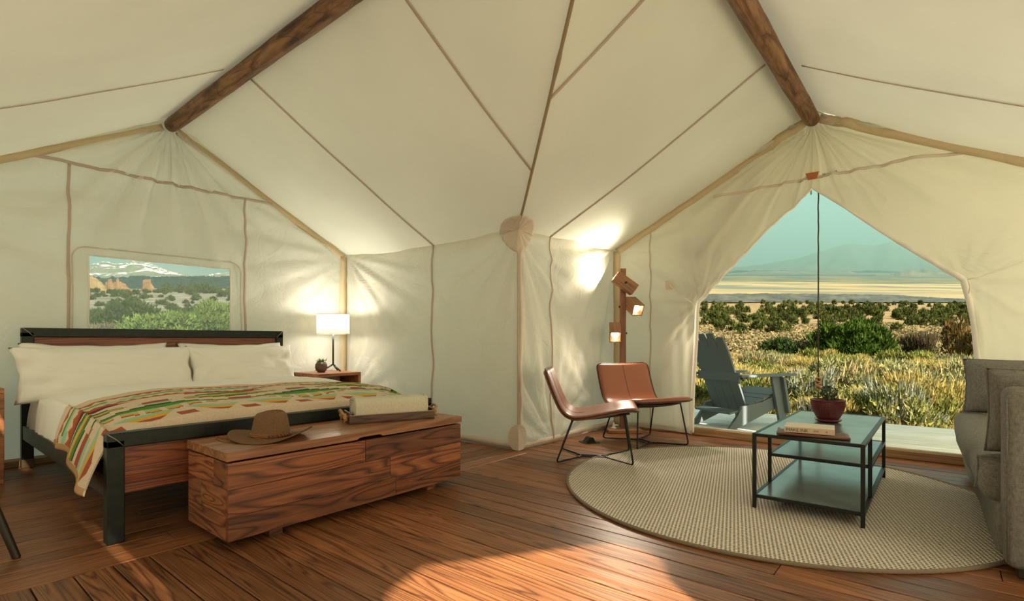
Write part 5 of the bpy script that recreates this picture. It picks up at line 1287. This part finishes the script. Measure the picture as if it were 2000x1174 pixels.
# pasture clumps, then the juniper belt
rnd = random.Random(8)
for k in range(280):
    u = rnd.uniform(1300, 1960); d = 27 + 60 * rnd.random() ** .8; s = rnd.uniform(.5, 1.1) * (.8 if d < 45 else 1)
    put('pasture_shrub', 'clump%d' % (k % 3), u, d, s * 1.3, s * .55, 'low sage clump dotted over the tawny pasture', 'shrub', 'low sage clumps on the pasture', 900 + k)
T, CL = [], []
for _ in range(5200):
    u = rnd.uniform(1240, 1980); d = 24 + 100 * rnd.random(); p = project_dir(u) * d; p.z = ground(p.x, p.y); R = rnd.uniform(.16, .40) * (.7 + d / 160)
    base = rnd.choice([(.27, .205, .10), (.31, .24, .115), (.20, .17, .085), (.35, .27, .13), (.15, .14, .07)])
    for q in range(7):
        a = rnd.uniform(0, 6.28); c = p + Vector((math.cos(a) * R * .5, math.sin(a) * R * .5, rnd.uniform(0, .1))); s = Vector((math.cos(a + 1.5), math.sin(a + 1.5), 0)) * R * .45; kk = rnd.uniform(.8, 1.2)
        T.append((c - s, c + s, p + Vector((rnd.gauss(0, .12), rnd.gauss(0, .12), R * rnd.uniform(.5, .95))))); CL.append((base[0] * kk, base[1] * kk, base[2] * kk))
o = new_obj('pasture_scrub', foliage_mesh('pasture_scrub', T, CL, K['leaf_far'])); tag(o, 'fine dry scrub covering the tawny pasture', 'scrub', kind='stuff')
for k in range(9):
    u, d = ((1432, 88), (1446, 80), (1478, 92), (1505, 86), (1520, 84), (1535, 90), (1690, 96), (1405, 92), (1750, 90))[k]
    put('pasture_bush', 'far%d' % (k % 3), u, d, rnd.uniform(1.6, 2.6), rnd.uniform(1.1, 1.6), 'single dark green bush on the open pasture', 'bush', 'single bushes on the open pasture', 1300 + k)
belt = []
for k in range(285):
    for _ in range(30):
        u = rnd.uniform(1310, 1960); far = k > 205; d = (112 + 95 * rnd.random() ** 1.1) if not far else (225 + 75 * rnd.random()); s = d * (rnd.uniform(.009, .017) if not far else rnd.uniform(.005, .009)); p = project_dir(u) * d
        if all((p - q).length > (s + t) * .42 for q, t in belt): break
    belt.append((p, s))
    put('juniper_tree', 'far%d' % (k % 3), u, d, s * 1.15, s * .92, 'olive green juniper in the tree belt across the plain', 'tree', 'junipers of the tree belt', 1400 + k, sink=s * .16)
# far rocks: ridges with real depth
def ridge(name, label, cat, prof, d, thick, base_v, mat, seed, rough=.02, n=160, m=26, cliff=.0):
    """silhouette heights (column, row) at depth d; the body falls away to front and back"""
    us = [p[0] for p in prof]; o = thing(name, label, cat, project_dir((us[0] + us[-1]) / 2) * d)
    o.location.z = ground(o.location.x, o.location.y); mb = MB(); org = Vector(o.location)
    def f(i, j):
        u = us[0] + (us[-1] - us[0]) * i; v = interp(prof, u); q = j * 2 - 1
        dd = d + thick * q; zt = 1 + (HZ - v) / F * d; zb = 1 + (HZ - base_v) / F * d - 2
        a = abs(q); fall = (1 - a ** 1.3) if not cliff else (1 if a < .35 else max(0, (1 - (a - .35) / .65)) ** 2.0)
        z = zb + (zt - zb) * fall
        p = project_dir(u) * dd; hgt = (zt - zb)
        nz = noise.fractal((p.x / hgt * .9 + seed, p.y / hgt * .9, 0), 1.0, 2.0, 6); rg = 1 - abs(noise.noise((p.x / hgt * 1.3 + seed, p.y / hgt * .5, 3)))
        z += hgt * rough * nz * (1 if a > .03 else .4) - hgt * rough * 2.2 * (1 - rg) * (a * 3 if a < .33 else 1)
        p.z = z; return p - org
    mb.grid(f, n, m); mb.build('rock', mat, o, smooth=True); return o
def rock_mat(name, c1, c2, snow=False, sc=.01, strata=0):
    m, nt, b = mat_base(name); N = nt.nodes.new; L = nt.links.new; g = N('ShaderNodeNewGeometry')
    mp = N('ShaderNodeMapping'); mp.inputs['Scale'].default_value = (1, 1, 4 if strata else 1.6); L(g.outputs['Position'], mp.inputs[0])
    n = N('ShaderNodeTexNoise'); n.inputs['Scale'].default_value = sc; n.inputs['Detail'].default_value = 8; n.inputs['Roughness'].default_value = .62; L(mp.outputs[0], n.inputs[0])
    r = N('ShaderNodeValToRGB'); L(n.outputs[0], r.inputs[0]); r.color_ramp.elements[0].position = .38; r.color_ramp.elements[0].color = c1; r.color_ramp.elements[1].position = .64; r.color_ramp.elements[1].color = c2
    out = r.outputs[0]
    if snow:
        n2 = N('ShaderNodeTexNoise'); n2.inputs['Scale'].default_value = sc * 1.1; n2.inputs['Detail'].default_value = 9; n2.inputs['Roughness'].default_value = .68; n2.inputs['Distortion'].default_value = .6; mp2 = N('ShaderNodeMapping'); mp2.inputs['Location'].default_value = (310, 120, 0); mp2.inputs['Scale'].default_value = (1, 1, .7); L(g.outputs['Position'], mp2.inputs[0]); L(mp2.outputs[0], n2.inputs[0])
        sp = N('ShaderNodeSeparateXYZ'); L(g.outputs['Position'], sp.inputs[0]); mr = N('ShaderNodeMapRange'); L(sp.outputs[2], mr.inputs[0]); mr.inputs[1].default_value = 480; mr.inputs[2].default_value = 720; mr.inputs[3].default_value = -.03; mr.inputs[4].default_value = -.005
        ad_ = N('ShaderNodeMath'); ad_.operation = 'ADD'; L(n2.outputs[0], ad_.inputs[0]); L(mr.outputs[0], ad_.inputs[1])
        r2 = N('ShaderNodeValToRGB'); L(ad_.outputs[0], r2.inputs[0]); r2.color_ramp.elements[0].position = .50; r2.color_ramp.elements[1].position = .54
        mx = N('ShaderNodeMix'); mx.data_type = 'RGBA'; L(r2.outputs[0], mx.inputs[0]); L(out, mx.inputs[6]); mx.inputs[7].default_value = (.86, .84, .80, 1); out = mx.outputs[2]
    L(out, b.inputs['Base Color']); b.inputs['Roughness'].default_value = .95; b.inputs['Specular IOR Level'].default_value = .05; return m
ridge('mountain', 'broad hazy blue green mountain far beyond the door', 'mountain', [(1280, 560), (1380, 532), (1455, 523), (1520, 513), (1560, 505), (1600, 492), (1640, 480), (1662, 475), (1680, 477), (1705, 482), (1735, 472), (1760, 476), (1800, 496), (1850, 518), (1920, 532), (2010, 545)], 6400, 1500, 560, rock_mat('far_mountain', (.085, .11, .085, 1), (.15, .17, .12, 1)), 3, .03)
ridge('mesa', 'long flat-topped mesa at the foot of the hazy mountain', 'mesa', [(1380, 545), (1425, 538), (1470, 534), (1530, 533), (1600, 532), (1655, 532), (1672, 537), (1690, 541), (1710, 549)], 4300, 420, 549, rock_mat('mesa_rock', (.10, .105, .085, 1), (.19, .165, .115, 1), strata=1), 8, .02, cliff=1)
ridge('mesa', 'stepped mesa with pale cliffs in front of the right door flap', 'mesa', [(1684, 556), (1700, 549), (1735, 541), (1755, 536), (1775, 532), (1798, 531), (1804, 528), (1812, 528), (1822, 531), (1850, 537), (1885, 543), (1940, 548), (1990, 556)], 3600, 360, 557, rock_mat('mesa_rock_2', (.10, .10, .08, 1), (.25, .185, .11, 1), strata=1), 14, .035, cliff=1)
ridge('rock_tower', 'tiny orange rock tower left of the stepped mesa', 'rock', [(1677, 556), (1682, 551), (1685, 546), (1690, 546), (1694, 551), (1700, 556)], 3300, 30, 556, rock_mat('tower_rock', (.30, .17, .09, 1), (.42, .26, .14, 1), strata=1), 4, .02, 20, 10, cliff=1)
ridge('canyon_rim', 'dark canyon bluff running across the plain behind the tree belt', 'cliff', [(1330, 578), (1400, 576), (1500, 575), (1600, 576), (1700, 577), (1745, 578), (1790, 581), (1850, 584), (1960, 588)], 640, 60, 594, rock_mat('canyon_rock', (.035, .045, .040, 1), (.068, .072, .060, 1), sc=.05, strata=1), 9, .04, 200, 16, cliff=1)
# through the bed window
ridge('snow_mountain', 'snow-streaked mountain seen through the window above the bed', 'mountain', [(20, 545), (120, 530), (175, 521), (190, 515), (202, 512), (215, 513), (230, 517), (248, 515), (262, 511), (280, 511), (292, 514), (320, 527), (349, 539), (386, 545), (401, 545), (420, 539), (438, 536), (470, 535), (540, 548), (600, 556)], 5200, 1500, 575, rock_mat('snow_mountain_rock', (.10, .13, .10, 1), (.21, .19, .14, 1), True, .004), 2, .04, 260, 50)
RED = rock_mat('red_rock', (.09, .058, .034, 1), (.165, .11, .062, 1), sc=.25, strata=1)
ridge('butte', 'red sandstone butte with vertical cap in the bed window', 'butte', [(272, 573), (279, 562), (281, 548), (285, 546), (296, 546), (297, 552), (303, 562), (310, 573)], 330, 6, 574, RED, 5, .02, 60, 16, cliff=1)
ridge('sandstone_cliff', 'yellow sandstone cliff at left side of the bed window', 'cliff', [(120, 560), (150, 545), (170, 540), (182, 540), (192, 546), (203, 555), (212, 566), (218, 573)], 300, 14, 574, rock_mat('yellow_rock', (.11, .085, .045, 1), (.18, .14, .072, 1), sc=.25, strata=1), 6, .05, 60, 20, cliff=1)
ridge('rock_spires', 'small red rock spires between cliff and butte', 'rock', [(200, 572), (208, 553), (214, 547), (219, 545), (224, 553), (228, 550), (230, 543), (233, 544), (236, 551), (247, 555), (252, 562), (264, 568), (272, 573)], 315, 8, 574, RED, 7, .05, 90, 16, cliff=1)
rnd = random.Random(31)
for k in range(80):
    u = rnd.uniform(90, 500); d = 150 + 60 * rnd.random(); s = rnd.uniform(1.4, 2.7) * (1.1 if u > 320 else .55)
    put('window_tree', 'winfar%d' % (k % 3), u, d, s * 1.2, s * .9, 'dark juniper on the skyline in the bed window', 'tree', 'junipers on the skyline in the bed window', 2000 + k)
for k in range(105):
    u = rnd.uniform(80, 510); d = 34 + 105 * rnd.random(); s = d * rnd.uniform(.005, .013)
    put('window_bush', 'winfar%d' % (k % 3), u, d, s * 1.5, s * .8, 'dark bush on the pale slope in the bed window', 'bush', 'bushes on the pale slope in the bed window', 2200 + k)
for k, (u, d, w, h, key, lab) in enumerate(((320, 17, 2.6, 1.18, 'window_shrub', 'bright green shrub at lower middle of the bed window'), (395, 18.5, 2.0, 1.05, 'window_shrub', 'green shrub at lower right of the bed window'), (262, 21, 2.2, 1.40, 'juniper2', 'dark green shrub left of the bright one in the bed window'), (205, 18, 2.2, .95, 'window_grey', 'grey brown twiggy brush at lower left of the bed window'), (425, 21, 1.9, 1.35, 'window_shrub', 'tall pale shrub at right side of the bed window'), (180, 24, 1.3, 1.1, 'juniper2', 'small dark shrub at left side of the bed window'), (370, 24, 1.8, 1.15, 'juniper2', 'dark shrub behind the bright ones in the bed window'))):
    put('window_shrub', key, u, d, w, h, lab, 'bush', None, 2500 + k)

# ------------------------------------------------------------------ thin haze over the far plain
def haze(name, label, x0, x1, y0, y1, z0, z1, dens):
    o = thing(name, label, 'haze', ((x0 + x1) / 2, (y0 + y1) / 2, z0)); o['kind'] = 'stuff'
    m = bpy.data.materials.new('haze'); m.use_nodes = True; nt = m.node_tree; nt.nodes.remove(nt.nodes['Principled BSDF'])
    col = (.52, .86, .78, 1)
    v = nt.nodes.new('ShaderNodeVolumeScatter'); v.inputs['Color'].default_value = col; v.inputs['Density'].default_value = dens; v.inputs['Anisotropy'].default_value = .35
    a = nt.nodes.new('ShaderNodeVolumeAbsorption'); a.inputs['Color'].default_value = col; a.inputs['Density'].default_value = dens
    s = nt.nodes.new('ShaderNodeAddShader'); nt.links.new(v.outputs[0], s.inputs[0]); nt.links.new(a.outputs[0], s.inputs[1])
    nt.links.new(s.outputs[0], nt.nodes['Material Output'].inputs['Volume'])
    mb = MB(); mb.box((0, 0, (z1 - z0) / 2), (x1 - x0, y1 - y0, z1 - z0)); mb.build('air', m, o)
haze('distant_haze', 'thin blue green haze in front of the far mountain', -7000, 3500, 2200, 9000, -50, 1350, .00042)
haze('distant_haze', 'thin pale haze in front of the snowy mountain', -9000, -1500, -4500, 2190, -50, 1350, .00013)
